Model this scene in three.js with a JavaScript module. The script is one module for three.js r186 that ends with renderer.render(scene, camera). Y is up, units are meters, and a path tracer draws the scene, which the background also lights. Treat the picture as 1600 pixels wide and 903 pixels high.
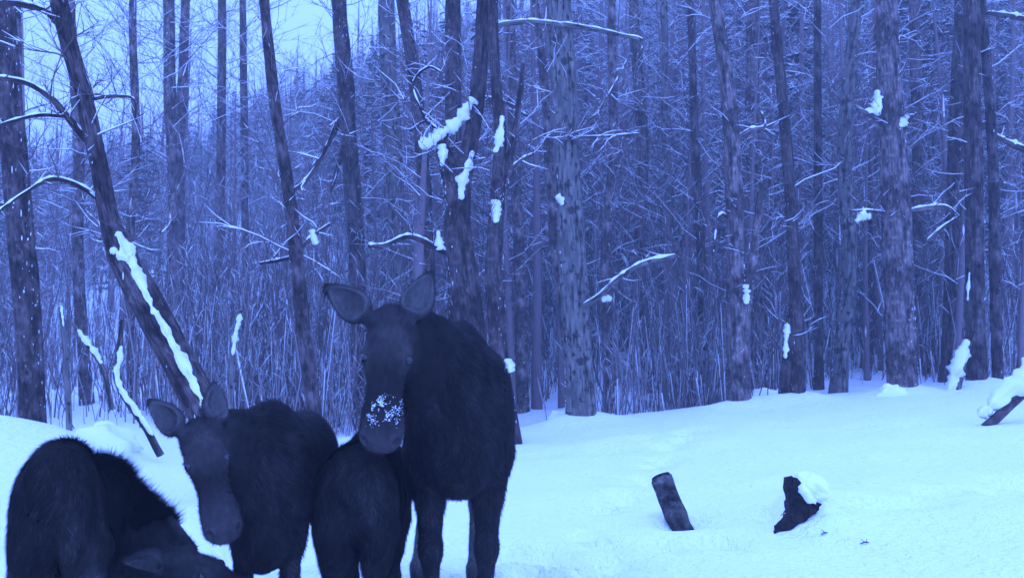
import * as THREE from 'three';

// ------------------------------------------------------------------ camera, sky, sun, exposure
const scene = new THREE.Scene();
const F = 1640, EYE = 1.6, PITCH = Math.atan(85.5 / F);           // focal length in photo pixels (1600 x 903)
const camera = new THREE.PerspectiveCamera(2 * Math.atan(451.5 / F) * 180 / Math.PI, 1600 / 903, 0.1, 900);
camera.position.set(0, EYE, 0);
camera.rotation.x = PITCH;
camera.focus = 6.5; camera.userData.fStop = 6;
scene.add(camera);

const renderer = new THREE.WebGLRenderer();
renderer.toneMapping = THREE.LinearToneMapping;
renderer.toneMappingExposure = 4.5;
renderer.shadowMap.enabled = true;

const BLUE = [0.142, 0.26, 1.0];                                   // deep blue dusk cast of the whole picture
const SUNDIR = new THREE.Vector3(-0.40, 0.36, -0.95).normalize();
{
  const W = 256, H = 128, data = new Float32Array(W * H * 4);
  for (let j = 0; j < H; j++) for (let i = 0; i < W; i++) {
    const el = ((j + 0.5) / H - 0.5) * Math.PI, az = ((i + 0.5) / W) * 2 * Math.PI;
    const dir = new THREE.Vector3(-Math.cos(el) * Math.cos(az) * -1, Math.sin(el), Math.cos(el) * Math.sin(az));
    // overcast: brighter overhead, a broad paler patch where the veiled sun stands
    const g = 0.78 + 0.34 * Math.max(0, Math.sin(el)) + 0.6 * Math.pow(Math.max(0, dir.dot(SUNDIR)), 6);
    const k = (j * W + i) * 4;
    data[k] = BLUE[0] * g * 1.04; data[k + 1] = BLUE[1] * g * 1.1; data[k + 2] = BLUE[2] * g; data[k + 3] = 1;
  }
  const sky = new THREE.DataTexture(data, W, H, THREE.RGBAFormat, THREE.FloatType);
  sky.mapping = THREE.EquirectangularReflectionMapping; sky.magFilter = THREE.LinearFilter; sky.minFilter = THREE.LinearFilter;
  sky.needsUpdate = true;
  scene.background = sky; scene.environment = sky;
}
const sun = new THREE.DirectionalLight(new THREE.Color().setRGB(0.17, 0.28, 1.0), 1.4);
sun.position.copy(SUNDIR).multiplyScalar(80); sun.castShadow = true; sun.shadow.radius = 40;
sun.shadow.mapSize.set(2048, 2048);
Object.assign(sun.shadow.camera, { left: -60, right: 60, top: 60, bottom: -60, near: 1, far: 260 });
scene.add(sun); scene.add(sun.target);
scene.fog = new THREE.FogExp2(new THREE.Color().setRGB(0.92, 0.94, 0.95), 0.0034);

// ------------------------------------------------------------------ helpers
function rng(a) { return () => { a |= 0; a = a + 0x6D2B79F5 | 0; let t = Math.imul(a ^ a >>> 15, 1 | a); t = t + Math.imul(t ^ t >>> 7, 61 | t) ^ t; return ((t ^ t >>> 14) >>> 0) / 4294967296; }; }
function hash3(x, y, z) { let h = Math.imul(x, 374761393) + Math.imul(y, 668265263) + Math.imul(z, 1274126177) | 0; h = Math.imul(h ^ h >>> 13, 1274126177); return ((h ^ h >>> 16) >>> 0) / 4294967296; }
function noise3(x, y, z) {
  const X = Math.floor(x), Y = Math.floor(y), Z = Math.floor(z), f = t => t * t * (3 - 2 * t), u = f(x - X), v = f(y - Y), w = f(z - Z), l = (a, b, t) => a + (b - a) * t;
  return l(l(l(hash3(X, Y, Z), hash3(X + 1, Y, Z), u), l(hash3(X, Y + 1, Z), hash3(X + 1, Y + 1, Z), u), v), l(l(hash3(X, Y, Z + 1), hash3(X + 1, Y, Z + 1), u), l(hash3(X, Y + 1, Z + 1), hash3(X + 1, Y + 1, Z + 1), u), v), w) * 2 - 1;
}
const fbm = (x, y, z, n = 4) => { let s = 0, a = 0.5; for (let i = 0; i < n; i++) { s += a * noise3(x, y, z); x *= 2.03; y *= 2.03; z *= 2.03; a *= 0.5; } return s; };
const clamp = (x, a = 0, b = 1) => Math.min(b, Math.max(a, x));
const sstep = (a, b, x) => { const t = clamp((x - a) / (b - a)); return t * t * (3 - 2 * t); };
const lerp = (a, b, t) => a + (b - a) * t;
const V = (x, y, z) => new THREE.Vector3(x, y, z);
// a photo pixel and a distance (metres along -z) to a point
function P(px, py, d) {
  const x = (px - 800) / F, y = (451.5 - py) / F, c = Math.cos(PITCH), s = Math.sin(PITCH);
  const dy = y * c + s, dz = -c + y * s, k = d / -dz;
  return V(x * k, EYE + dy * k, -d);
}
const names = {};
function numbered(n) { const k = names[n] = (names[n] ?? -1) + 1; return k ? n + '_' + String(k).padStart(3, '0') : n; }
function tag(o, label, category, group, kind) {
  if (label) o.userData.label = label; if (category) o.userData.category = category;
  if (group) o.userData.group = group; if (kind) o.userData.kind = kind;
  return o;
}
function thing(name, base, label, category, group) {
  const o = new THREE.Group(); o.name = numbered(name); o.position.copy(base); scene.add(o);
  return tag(o, label, category, group);
}
function mesh(name, geo, mat, parent, kind) {
  const m = new THREE.Mesh(geo, mat); m.name = name; m.castShadow = m.receiveShadow = true;
  if (kind) m.userData.kind = kind;
  parent.add(m); return m;
}
// geometry collector: tubes and single twigs, optional vertex colours
class GB {
  constructor() { this.p = []; this.n = []; this.c = []; this.u = []; this.i = []; }
  vert(x, y, z, nx, ny, nz, c, u = 0, v = 0) { this.p.push(x, y, z); this.n.push(nx, ny, nz); this.c.push(c[0], c[1], c[2]); this.u.push(u, v); return this.p.length / 3 - 1; }
  // pts: Vector3[], radii: number[]; rough: radial noise share
  tube(pts, radii, sides, c = [1, 1, 1], { rough = 0, caps = true, seed = 0, squash = null, freq = 1 } = {}) {
    const n = pts.length, T = V(0, 0, 0), A = V(0, 0, 0), B = V(0, 0, 0), rows = [];
    let len = 0, ref = null;
    for (let k = 0; k < n; k++) {
      T.subVectors(pts[Math.min(k + 1, n - 1)], pts[Math.max(k - 1, 0)]).normalize();
      if (k) len += pts[k].distanceTo(pts[k - 1]);
      if (!ref) ref = Math.abs(T.y) > 0.8 ? V(1, 0, 0) : V(0, 1, 0); else ref = A.clone();
      A.copy(ref).addScaledVector(T, -ref.dot(T)).normalize(); B.crossVectors(T, A);
      const row = [];
      const q = n - 1, cc = typeof c === 'function' ? c(k / q) : c;
      for (let s = 0; s <= sides; s++) {
        const a = s / sides * Math.PI * 2, ca = Math.cos(a), sa = Math.sin(a);
        let r = radii[k];
        if (rough) { const w = s % sides / sides * Math.PI * 2; r *= 1 + rough * fbm(Math.cos(w) * 1.6 * freq + seed, len * freq * 1.5 / (radii[n >> 1] * 6 + 0.05), Math.sin(w) * 1.6 * freq, 3) * 1.6; }
        let nx = A.x * ca + B.x * sa, ny = A.y * ca + B.y * sa, nz = A.z * ca + B.z * sa;
        let ox = nx * r, oy = ny * r, oz = nz * r;
        if (squash) { const d = (ox * squash.dir.x + oy * squash.dir.y + oz * squash.dir.z) * (1 - squash.k); ox -= squash.dir.x * d; oy -= squash.dir.y * d; oz -= squash.dir.z * d; }
        row.push(this.vert(pts[k].x + ox, pts[k].y + oy, pts[k].z + oz, nx, ny, nz, cc, s / sides * Math.max(1, Math.round(radii[0] * 12)), len));
      }
      rows.push(row);
    }
    for (let k = 0; k + 1 < n; k++) for (let s = 0; s < sides; s++) { const a = rows[k][s], b = rows[k][s + 1], d = rows[k + 1][s], e = rows[k + 1][s + 1]; this.i.push(a, b, d, b, e, d); }
    if (caps) for (const [k, sg] of [[0, -1], [n - 1, 1]]) {
      T.subVectors(pts[Math.min(k + 1, n - 1)], pts[Math.max(k - 1, 0)]).normalize();
      const cc = typeof c === 'function' ? c(k / (n - 1)) : c;
      const o = this.vert(pts[k].x + T.x * sg * radii[k] * 0.2, pts[k].y + T.y * sg * radii[k] * 0.2, pts[k].z + T.z * sg * radii[k] * 0.2, T.x * sg, T.y * sg, T.z * sg, cc, 0, len);
      for (let s = 0; s < sides; s++) { const a = rows[k][s], b = rows[k][s + 1]; if (sg > 0) this.i.push(a, b, o); else this.i.push(b, a, o); }
    }
    return this;
  }
  // a thin three-sided spike
  twig(a, b, r, c) {
    const T = V(0, 0, 0).subVectors(b, a).normalize(), A = Math.abs(T.y) > 0.8 ? V(1, 0, 0) : V(0, 1, 0);
    A.addScaledVector(T, -A.dot(T)).normalize(); const B = V(0, 0, 0).crossVectors(T, A), q = [];
    for (let s = 0; s < 3; s++) { const w = s * 2.0944, ca = Math.cos(w), sa = Math.sin(w), x = A.x * ca + B.x * sa, y = A.y * ca + B.y * sa, z = A.z * ca + B.z * sa; q.push(this.vert(a.x + x * r, a.y + y * r, a.z + z * r, x, y, z, c)); }
    const t = this.vert(b.x, b.y, b.z, T.x, T.y, T.z, c);
    for (let s = 0; s < 3; s++) this.i.push(q[s], q[(s + 1) % 3], t);
  }
  add(o) { const b = this.p.length / 3; for (const k of ['p', 'n', 'c', 'u']) for (let i = 0; i < o[k].length; i++) this[k].push(o[k][i]); for (let i = 0; i < o.i.length; i++) this.i.push(o.i[i] + b); return this; }
  empty() { return !this.i.length; }
  geo() {
    const g = new THREE.BufferGeometry();
    g.setAttribute('position', new THREE.Float32BufferAttribute(this.p, 3)); g.setAttribute('normal', new THREE.Float32BufferAttribute(this.n, 3));
    g.setAttribute('color', new THREE.Float32BufferAttribute(this.c, 3)); g.setAttribute('uv', new THREE.Float32BufferAttribute(this.u, 2));
    g.setIndex(this.i); return g;
  }
}
function curve(pts, n) { return new THREE.CatmullRomCurve3(pts, false, 'centripetal').getPoints(n); }
function sample(arr, n) { const o = []; for (let i = 0; i <= n; i++) { const t = i / n * (arr.length - 1), k = Math.min(arr.length - 2, Math.floor(t)); o.push(lerp(arr[k], arr[k + 1], t - k)); } return o; }

// ------------------------------------------------------------------ materials
function tex(w, h, fn, srgb) {
  const d = new Uint8Array(w * h * 4);
  for (let j = 0; j < h; j++) for (let i = 0; i < w; i++) { const c = fn(i / w, j / h), k = (j * w + i) * 4; d[k] = clamp(c[0]) * 255; d[k + 1] = clamp(c[1]) * 255; d[k + 2] = clamp(c[2]) * 255; d[k + 3] = 255; }
  const t = new THREE.DataTexture(d, w, h); t.wrapS = t.wrapT = THREE.RepeatWrapping; t.magFilter = THREE.LinearFilter; t.minFilter = THREE.LinearFilter;
  if (srgb) t.colorSpace = THREE.SRGBColorSpace; t.needsUpdate = true; return t;
}
// noise that wraps in u and v
const wrapN = (u, v, fu, fv, s) => {
  let sum = 0, amp = 0.5; const f = t => t * t * (3 - 2 * t);
  for (let o = 0; o < 4; o++) {
    const x = u * fu, y = v * fv, X = Math.floor(x), Y = Math.floor(y), a = f(x - X), b = f(y - Y), h = (i, j) => hash3((i % fu + fu) % fu, (j % fv + fv) % fv, s * 31 + o);
    sum += amp * (lerp(lerp(h(X, Y), h(X + 1, Y), a), lerp(h(X, Y + 1), h(X + 1, Y + 1), a), b) * 2 - 1); amp *= 0.5; fu *= 2; fv *= 2;
  }
  return sum;
};
const barkH = (u, v) => 0.5 + 0.7 * wrapN(u, v, 22, 8, 3) + 0.4 * wrapN(u, v, 48, 30, 9);
const barkMap = tex(256, 512, (u, v) => { const g = 0.66 + 0.4 * (barkH(u, v) - 0.5) + 0.5 * wrapN(u, v, 6, 9, 21) + 0.3 * sstep(0.15, 0.4, wrapN(u, v, 14, 18, 44)); return [g, g * 0.97, g * 0.93]; }, true);
const barkBump = tex(256, 512, (u, v) => { const g = barkH(u, v); return [g, g, g]; });
const aspenMap = tex(256, 512, (u, v) => {
  const scar = 1 - 0.45 * sstep(0.16, 0.4, wrapN(u, v, 7, 34, 5)), fis = 1 - 0.5 * sstep(0.08, 0.45, wrapN(u, v, 24, 9, 31));
  const g = (0.8 + 0.3 * wrapN(u, v, 12, 16, 2)) * scar * fis; return [g, g * 0.98, g * 0.93];
}, true);
const B = (r, g, b) => new THREE.Color().setRGB(r, g, b);
const std = o => new THREE.MeshPhysicalMaterial({ roughness: 0.95, specularIntensity: 0.3, ...o });
const rep = (t, x, y) => { const c = t.clone(); c.repeat.set(x, y); c.needsUpdate = true; return c; };
const M = {
  snow: std({ color: B(0.86, 0.87, 0.88), roughness: 0.85, bumpMap: null }),
  bark: std({ color: B(0.27, 0.205, 0.20), map: rep(barkMap, 0.5, 0.6), bumpMap: rep(barkBump, 0.5, 0.6), bumpScale: 0.02 }),
  darkBark: std({ color: B(0.145, 0.105, 0.102), map: rep(barkMap, 0.5, 0.6), bumpMap: rep(barkBump, 0.5, 0.6), bumpScale: 0.02 }),
  aspen: std({ color: B(0.25, 0.22, 0.21), map: rep(aspenMap, 0.5, 0.35), bumpMap: rep(barkBump, 0.5, 0.5), bumpScale: 0.012 }),
  twig: std({ color: B(0.125, 0.085, 0.082) }),
  brokenWood: std({ color: B(0.28, 0.17, 0.11), map: rep(barkMap, 1, 1) }),
  mixed: std({ color: B(1, 1, 1), vertexColors: true }),
  fur: std({ color: B(1, 1, 1), vertexColors: true, roughness: 0.85, specularIntensity: 0.12 }),
  eye: std({ color: B(0.008, 0.006, 0.005), roughness: 0.12, specularIntensity: 1 }),
};
const snowBump = tex(512, 512, (u, v) => { const g = 0.5 + 0.5 * wrapN(u, v, 30, 30, 1) + 0.25 * wrapN(u, v, 120, 120, 8); return [g, g, g]; });
M.ground = std({ color: B(0.86, 0.87, 0.88), roughness: 0.8, bumpMap: snowBump, bumpScale: 0.03 });

// ------------------------------------------------------------------ ground: snowy clearing, dip, wooded hillside
const edge = x => clamp(20 + (x < 0 ? x * 1.05 : x * 0.21), 11.5, 25);
const bumps = [];                                                  // [x, z, height, sigma]
function groundY(x, z) {
  const d = -z, e = edge(x);
  let y = x > 0 ? 0.078 * Math.min(x, 16) * sstep(0, 9, d) : 0;
  y += 0.75 * Math.exp(-((x + 7.2) ** 2 + (z + 14) ** 2) / 3.6);
  y += 0.12 * fbm(x * 0.33, 7.1, z * 0.33, 3) + 0.07 * fbm(x * 1.1, 2.2, z * 1.1, 4);
  const t = d - e;
  if (t > 0) {
    y -= 0.16 * sstep(0, 3, t);
    const az = x / Math.max(d, 20), s = clamp(0.30 + 0.45 * az, 0.10, 0.45), r = Math.max(0, t - 2.5);
    y += s * (Math.min(r, 140) ** 2 / (Math.min(r, 140) + 8)) + 0.8 * fbm(x * 0.05, 1.3, z * 0.05, 3) * sstep(3, 25, t) * 2 + 0.25 * fbm(x * 0.4, 4, z * 0.4, 2) * sstep(1, 4, t);
  }
  for (const [bx, bz, h, sg] of bumps) { const q = ((x - bx) ** 2 + (z - bz) ** 2) / (sg * sg); if (q < 9) y += h * Math.exp(-q); }
  return y;
}
function onGround(px, py) {                                         // where a pixel's ray meets the snow
  for (let d = 2; d < 150; d += 0.02) { const p = P(px, py, d); if (p.y <= groundY(p.x, p.z)) return p; }
  return P(px, py, 30);
}
const footOf = (px, d) => { const x = (px - 800) / F * d; return V(x, groundY(x, -d), -d); };
// spots whose place must be known before the snow is shaped
const LOG = onGround(1068, 812), STUMP = onGround(1236, 826);
bumps.push([LOG.x, LOG.z + 0.04, -0.13, 0.24], [LOG.x - 0.25, LOG.z - 0.3, 0.05, 0.35], [STUMP.x + 0.20, STUMP.z - 0.34, 0.36, 0.30], [STUMP.x - 0.02, STUMP.z + 0.1, -0.06, 0.25]);
{ // trodden snow round the animals and a line of old tracks
  const r = rng(77);
  for (let i = 0; i < 90; i++) bumps.push([-2.6 + r() * 3.4, -4.2 - r() * 4.2, -0.14 - 0.16 * r(), 0.10 + 0.07 * r()]);
  for (let i = 0; i < 26; i++) bumps.push([0.4 + i * 0.42 + (r() - 0.5) * 0.2, -7.5 - i * 0.22 + (i % 2) * 0.24, -0.20 - 0.08 * r(), 0.13 + 0.05 * r()]);
  for (let i = 0; i < 14; i++) bumps.push([0.15 + i * 0.2 + (r() - 0.5) * 0.2, -7.0 - i * 0.75 + (i % 2) * 0.3, -0.20 - 0.08 * r(), 0.13 + 0.05 * r()]);
  for (const [px, d] of [[908, 20], [1157, 20.6], [1246, 20.9], [1412, 21.2], [1527, 21.6]]) bumps.push([(px - 800) / F * d + 0.1, -d - 0.1, 0.2, 0.55], [(px - 800) / F * d - 0.5, -d + 0.3, 0.1, 0.4]);
  for (let i = 0; i < 60; i++) bumps.push([r() * 9 - 0.5, -5.5 - r() * 12, (r() - 0.6) * 0.16, 0.2 + 0.4 * r()]);
}
{
  const NX = 450, NZ = 590, p = [], uv = [], idx = [];
  for (let j = 0; j <= NZ; j++) {
    const t = j / NZ, d = -14 + 44 * (t * 1.0) + 190 * Math.pow(t, 4);
    for (let i = 0; i <= NX; i++) {
      const s = i / NX * 2 - 1, x = s * 16 + Math.sign(s) * Math.pow(Math.abs(s), 3.5) * 150;
      p.push(x, groundY(x, -d), -d); uv.push(x * 0.6, d * 0.6);
    }
  }
  for (let j = 0; j < NZ; j++) for (let i = 0; i < NX; i++) { const a = j * (NX + 1) + i, b = a + 1, c = a + NX + 1, e = c + 1; idx.push(a, b, c, b, e, c); }
  const g = new THREE.BufferGeometry(); g.setAttribute('position', new THREE.Float32BufferAttribute(p, 3)); g.setAttribute('uv', new THREE.Float32BufferAttribute(uv, 2)); g.setIndex(idx); g.computeVertexNormals();
  const m = mesh('snowy_ground', g, M.ground, scene); tag(m, 'snow covered clearing rising into a wooded hillside', 'ground', null, 'structure');
}

// ------------------------------------------------------------------ tree generators
const SNOWC = [0.86, 0.87, 0.88];
// side growth: fills crown (twigs) and snow with boughs along a stem
function bough(crown, snow, r, a, dir, len, rad, depth, snowy, col) {
  const n = depth > 1 ? 4 : 3, pts = [a.clone()], rr = [rad]; let d = dir.clone();
  for (let k = 1; k <= n; k++) {
    d.add(V((r() - 0.5) * 0.75, (r() - 0.42) * 0.65, (r() - 0.5) * 0.75)).normalize();
    pts.push(pts[k - 1].clone().addScaledVector(d, len / n)); rr.push(rad * (1 - k / n * 0.8));
  }
  crown.tube(pts, rr, 3, col, { caps: false });
  if (snow && Math.abs(d.y) < 0.8 && r() < snowy) {
    const up = pts.map((p, k) => p.clone().add(V(0, rr[k] * 0.9 + 0.006, 0)));
    snow.tube(up, rr.map((q, k) => (q * 0.65 + 0.003) * (k === n ? 0.3 : 1) * (0.7 + 0.6 * r())), 4, SNOWC, { caps: true });
  }
  if (depth > 0) {
    const m = depth > 1 ? 5 : 4;
    for (let k = 0; k < m; k++) {
      const t = 0.2 + 0.8 * (k + r()) / m, f = t * n, q = Math.min(n - 1, Math.floor(f)), p = pts[q].clone().lerp(pts[q + 1], f - q);
      const sd = d.clone().add(V((r() - 0.5) * 1.9, (r() - 0.35) * 1.3, (r() - 0.5) * 1.9)).normalize();
      if (depth > 1) bough(crown, snow, r, p, sd, len * (0.35 + 0.35 * r()), rad * 0.5, depth - 1, snowy, col);
      else {
        const e = p.clone().addScaledVector(sd, len * (0.2 + 0.35 * r())); crown.twig(p, e, rad * 0.45 + 0.0015, col);
        if (snow && r() < snowy * 0.55 && Math.abs(sd.y) < 0.75) { const o = V(0, rad * 0.5 + 0.005, 0); snow.twig(p.clone().add(o), e.clone().add(o), rad * 0.4 + 0.0035, SNOWC); }
      }
    }
  }
}
// a bare forest tree standing at the origin
function forestTree(seed, { h, rad, boughs, start, reach, snowy, lean = 0.04, fat = 1 }) {
  const r = rng(seed), trunk = new GB(), crown = new GB(), snow = new GB(), n = 9, pts = [V(0, -0.6, 0)], rr = [rad * 1.15];
  let dx = (r() - 0.5) * lean, dz = (r() - 0.5) * lean;
  for (let k = 1; k <= n; k++) { dx += (r() - 0.5) * lean; dz += (r() - 0.5) * lean; const s = h / n; pts.push(V(pts[k - 1].x + dx * s, k * s - 0.02, pts[k - 1].z + dz * s)); rr.push(rad * (1 - 0.88 * Math.pow(k / n, 1.2))); }
  trunk.tube(pts, rr, 7, [0.185, 0.13, 0.128], { rough: 0.12, seed });
  for (let k = 0; k < boughs; k++) {
    const t = start + (0.98 - start) * (k + r()) / boughs, f = t * n, q = Math.min(n - 1, Math.floor(f)), p = pts[q].clone().lerp(pts[q + 1], f - q);
    const a = r() * 6.283, el = 0.25 + 0.75 * r(), L = reach * (0.35 + 0.9 * (1 - t)) * (0.6 + 0.7 * r());
    bough(crown, snow, r, p, V(Math.cos(a), el, Math.sin(a)).normalize(), L, Math.max(0.008, rr[q] * 0.2) * fat, 2, snowy, [0.125, 0.085, 0.082]);
  }
  // snow caught on the bark
  for (let k = 0; k < 3; k++) {
    if (r() > 0.6) continue;
    const t = 0.05 + 0.6 * r(), q = Math.floor(t * n), a = r() * 6.28, p = pts[q].clone().lerp(pts[q + 1], 0.5), R = lerp(rr[q], rr[q + 1], 0.5), o = V(Math.cos(a) * R * 0.85, 0, Math.sin(a) * R * 0.85), l = 0.15 + 0.4 * r();
    snow.tube([p.clone().add(o).add(V(0, -l, 0)), p.clone().add(o), p.clone().add(o).add(V(0, l, 0))], [R * 0.1, R * 0.45, R * 0.1], 5, SNOWC);
  }
  return { trunk, crown, snow };
}
const kinds = [
  { h: 13, rad: 0.13, boughs: 22, start: 0.25, reach: 1.9, snowy: 0.5 },
  { h: 10, rad: 0.09, boughs: 22, start: 0.12, reach: 1.6, snowy: 0.6 },
  { h: 15, rad: 0.16, boughs: 21, start: 0.35, reach: 2.3, snowy: 0.4 },
  { h: 8, rad: 0.06, boughs: 20, start: 0.1, reach: 1.3, snowy: 0.6, lean: 0.09 },
  { h: 12, rad: 0.10, boughs: 23, start: 0.18, reach: 2.0, snowy: 0.5, lean: 0.07 },
];
const forest = kinds.map((k, i) => { const t = forestTree(100 + i * 7, k); return { ...t, all: new GB().add(t.trunk).add(t.crown).add(t.snow) }; });
function sapling(seed, n, hh = 3.2, tw = 4) {
  const r = rng(seed), g = new GB();
  for (let s = 0; s < n; s++) {
    const h = 1.2 * hh / 3.2 + hh * r(), a = V((r() - 0.5) * 1.3, -0.3, (r() - 0.5) * 1.3), b = a.clone().add(V((r() - 0.5) * 0.26 * h, h * 0.5, (r() - 0.5) * 0.26 * h)), c = b.clone().add(V((r() - 0.5) * 0.36 * h, h * 0.52, (r() - 0.5) * 0.36 * h));
    const w = 0.006 + 0.022 * r() * r(), col = r() < 0.45 ? [0.27, 0.215, 0.21] : [0.11, 0.078, 0.076];
    const bend = V((r() - 0.5) * 0.05 * h, 0, (r() - 0.5) * 0.05 * h); g.tube([a, a.clone().lerp(b, 0.5).add(bend), b, b.clone().lerp(c, 0.5).sub(bend), c], [w, w * 0.9, w * 0.8, w * 0.5, 0.003], 3, col, { caps: false });
    for (let k = 0; k < tw; k++) { const t = 0.25 + 0.75 * r(), p = t < 0.5 ? a.clone().lerp(b, t * 2) : b.clone().lerp(c, t * 2 - 1), e = p.clone().add(V((r() - 0.5) * 0.75, 0.08 + 0.45 * r(), (r() - 0.5) * 0.75)); const m = p.clone().lerp(e, 0.5).add(V((r() - 0.5) * 0.06, (r() - 0.3) * 0.08, (r() - 0.5) * 0.06)); g.tube([p, m, e], [0.0035, 0.003, 0.0012], 3, col, { caps: false }); if (r() < 0.45) { const o = V(0, 0.006, 0); g.tube([p.clone().lerp(m, 0.3).add(o), m.clone().add(o), m.clone().lerp(e, 0.6 * r()).add(o)], [0.0015, 0.005, 0.0015], 3, SNOWC, { caps: false }); } }
    if (r() < 0.5) { const q = b.clone().lerp(c, 0.3 * r()), o = V(0.6 * w, 0, 0.7 * w); g.tube([a.clone().lerp(b, 0.3).add(o), b.clone().add(o)], [w * 0.3, w * 0.8], 3, SNOWC, { caps: false }); }
  }
  return g;
}
// a ragged conifer: drooping boughs of dark needles, snow lying on some
function conifer(seed) {
  const r = rng(seed), g = new GB(), h = 12, dark = [0.035, 0.034, 0.03];
  g.tube([V(0, -0.6, 0), V(0.1, h * 0.5, 0.05), V(0, h, 0)], [0.16, 0.09, 0.01], 6, [0.12, 0.1, 0.095], { caps: false });
  for (let k = 0; k < 95; k++) {
    const t = 0.1 + 0.89 * (k + r()) / 95, a = r() * 6.283, L = (0.25 + 2.1 * Math.pow(1 - t, 0.8)) * (0.55 + 0.6 * r()), p = V(0, t * h, 0), d = V(Math.cos(a), -0.15 - 0.3 * r(), Math.sin(a)), side = V(-d.z, 0, d.x);
    for (let j = 0; j < 9; j++) {
      const u = 0.15 + 0.85 * j / 9, q = p.clone().addScaledVector(d, L * u).add(V(0, 0.12 * L * u * u, 0)), w = L * 0.42 * (1.1 - u) * (0.5 + r());
      for (const sg of [-1, 1]) { const e = q.clone().addScaledVector(side, sg * w).addScaledVector(d, w * 0.6).add(V(0, -0.25 * w * r(), 0)); g.twig(q, e, 0.03 + 0.02 * r(), dark); if (r() < 0.16) g.twig(q.clone().add(V(0, 0.035, 0)), e.clone().add(V(0, 0.035, 0)), 0.03, SNOWC); }
    }
  }
  return g;
}
function scatter(name, geos, spots, label, category) {
  geos.forEach((g, k) => {
    const mine = spots.filter((_, i) => i % geos.length === k), im = new THREE.InstancedMesh(g, M.mixed, mine.length), m = new THREE.Matrix4(), q = new THREE.Quaternion(), up = V(0, 1, 0);
    mine.forEach(([x, y, z, a, s, sy], i) => { q.setFromAxisAngle(up, a); m.compose(V(x, y, z), q, V(s, sy, s)); im.setMatrixAt(i, m); });
    im.name = numbered(name); im.castShadow = im.receiveShadow = true; scene.add(im); tag(im, label[k % label.length], category, null, 'stuff');
  });
}
// the wood opens to the sky on the left: how high (photo rows) tree tops may reach there
const skyline = px => px < 260 ? 185 : px < 420 ? lerp(185, 120, (px - 260) / 160) : px < 560 ? lerp(120, 50, (px - 420) / 140) : lerp(50, -200, clamp((px - 560) / 220));
const topRow = (x, y, d) => 451.5 - F * Math.tan(Math.atan2(y - EYE, d) - PITCH);
function opens(x, d, h, r, leak) { const px = 800 + F * x / d; return topRow(x, groundY(x, -d) + h, d) < skyline(px) + 30 * (r() - 0.5) && r() > leak; }
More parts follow.
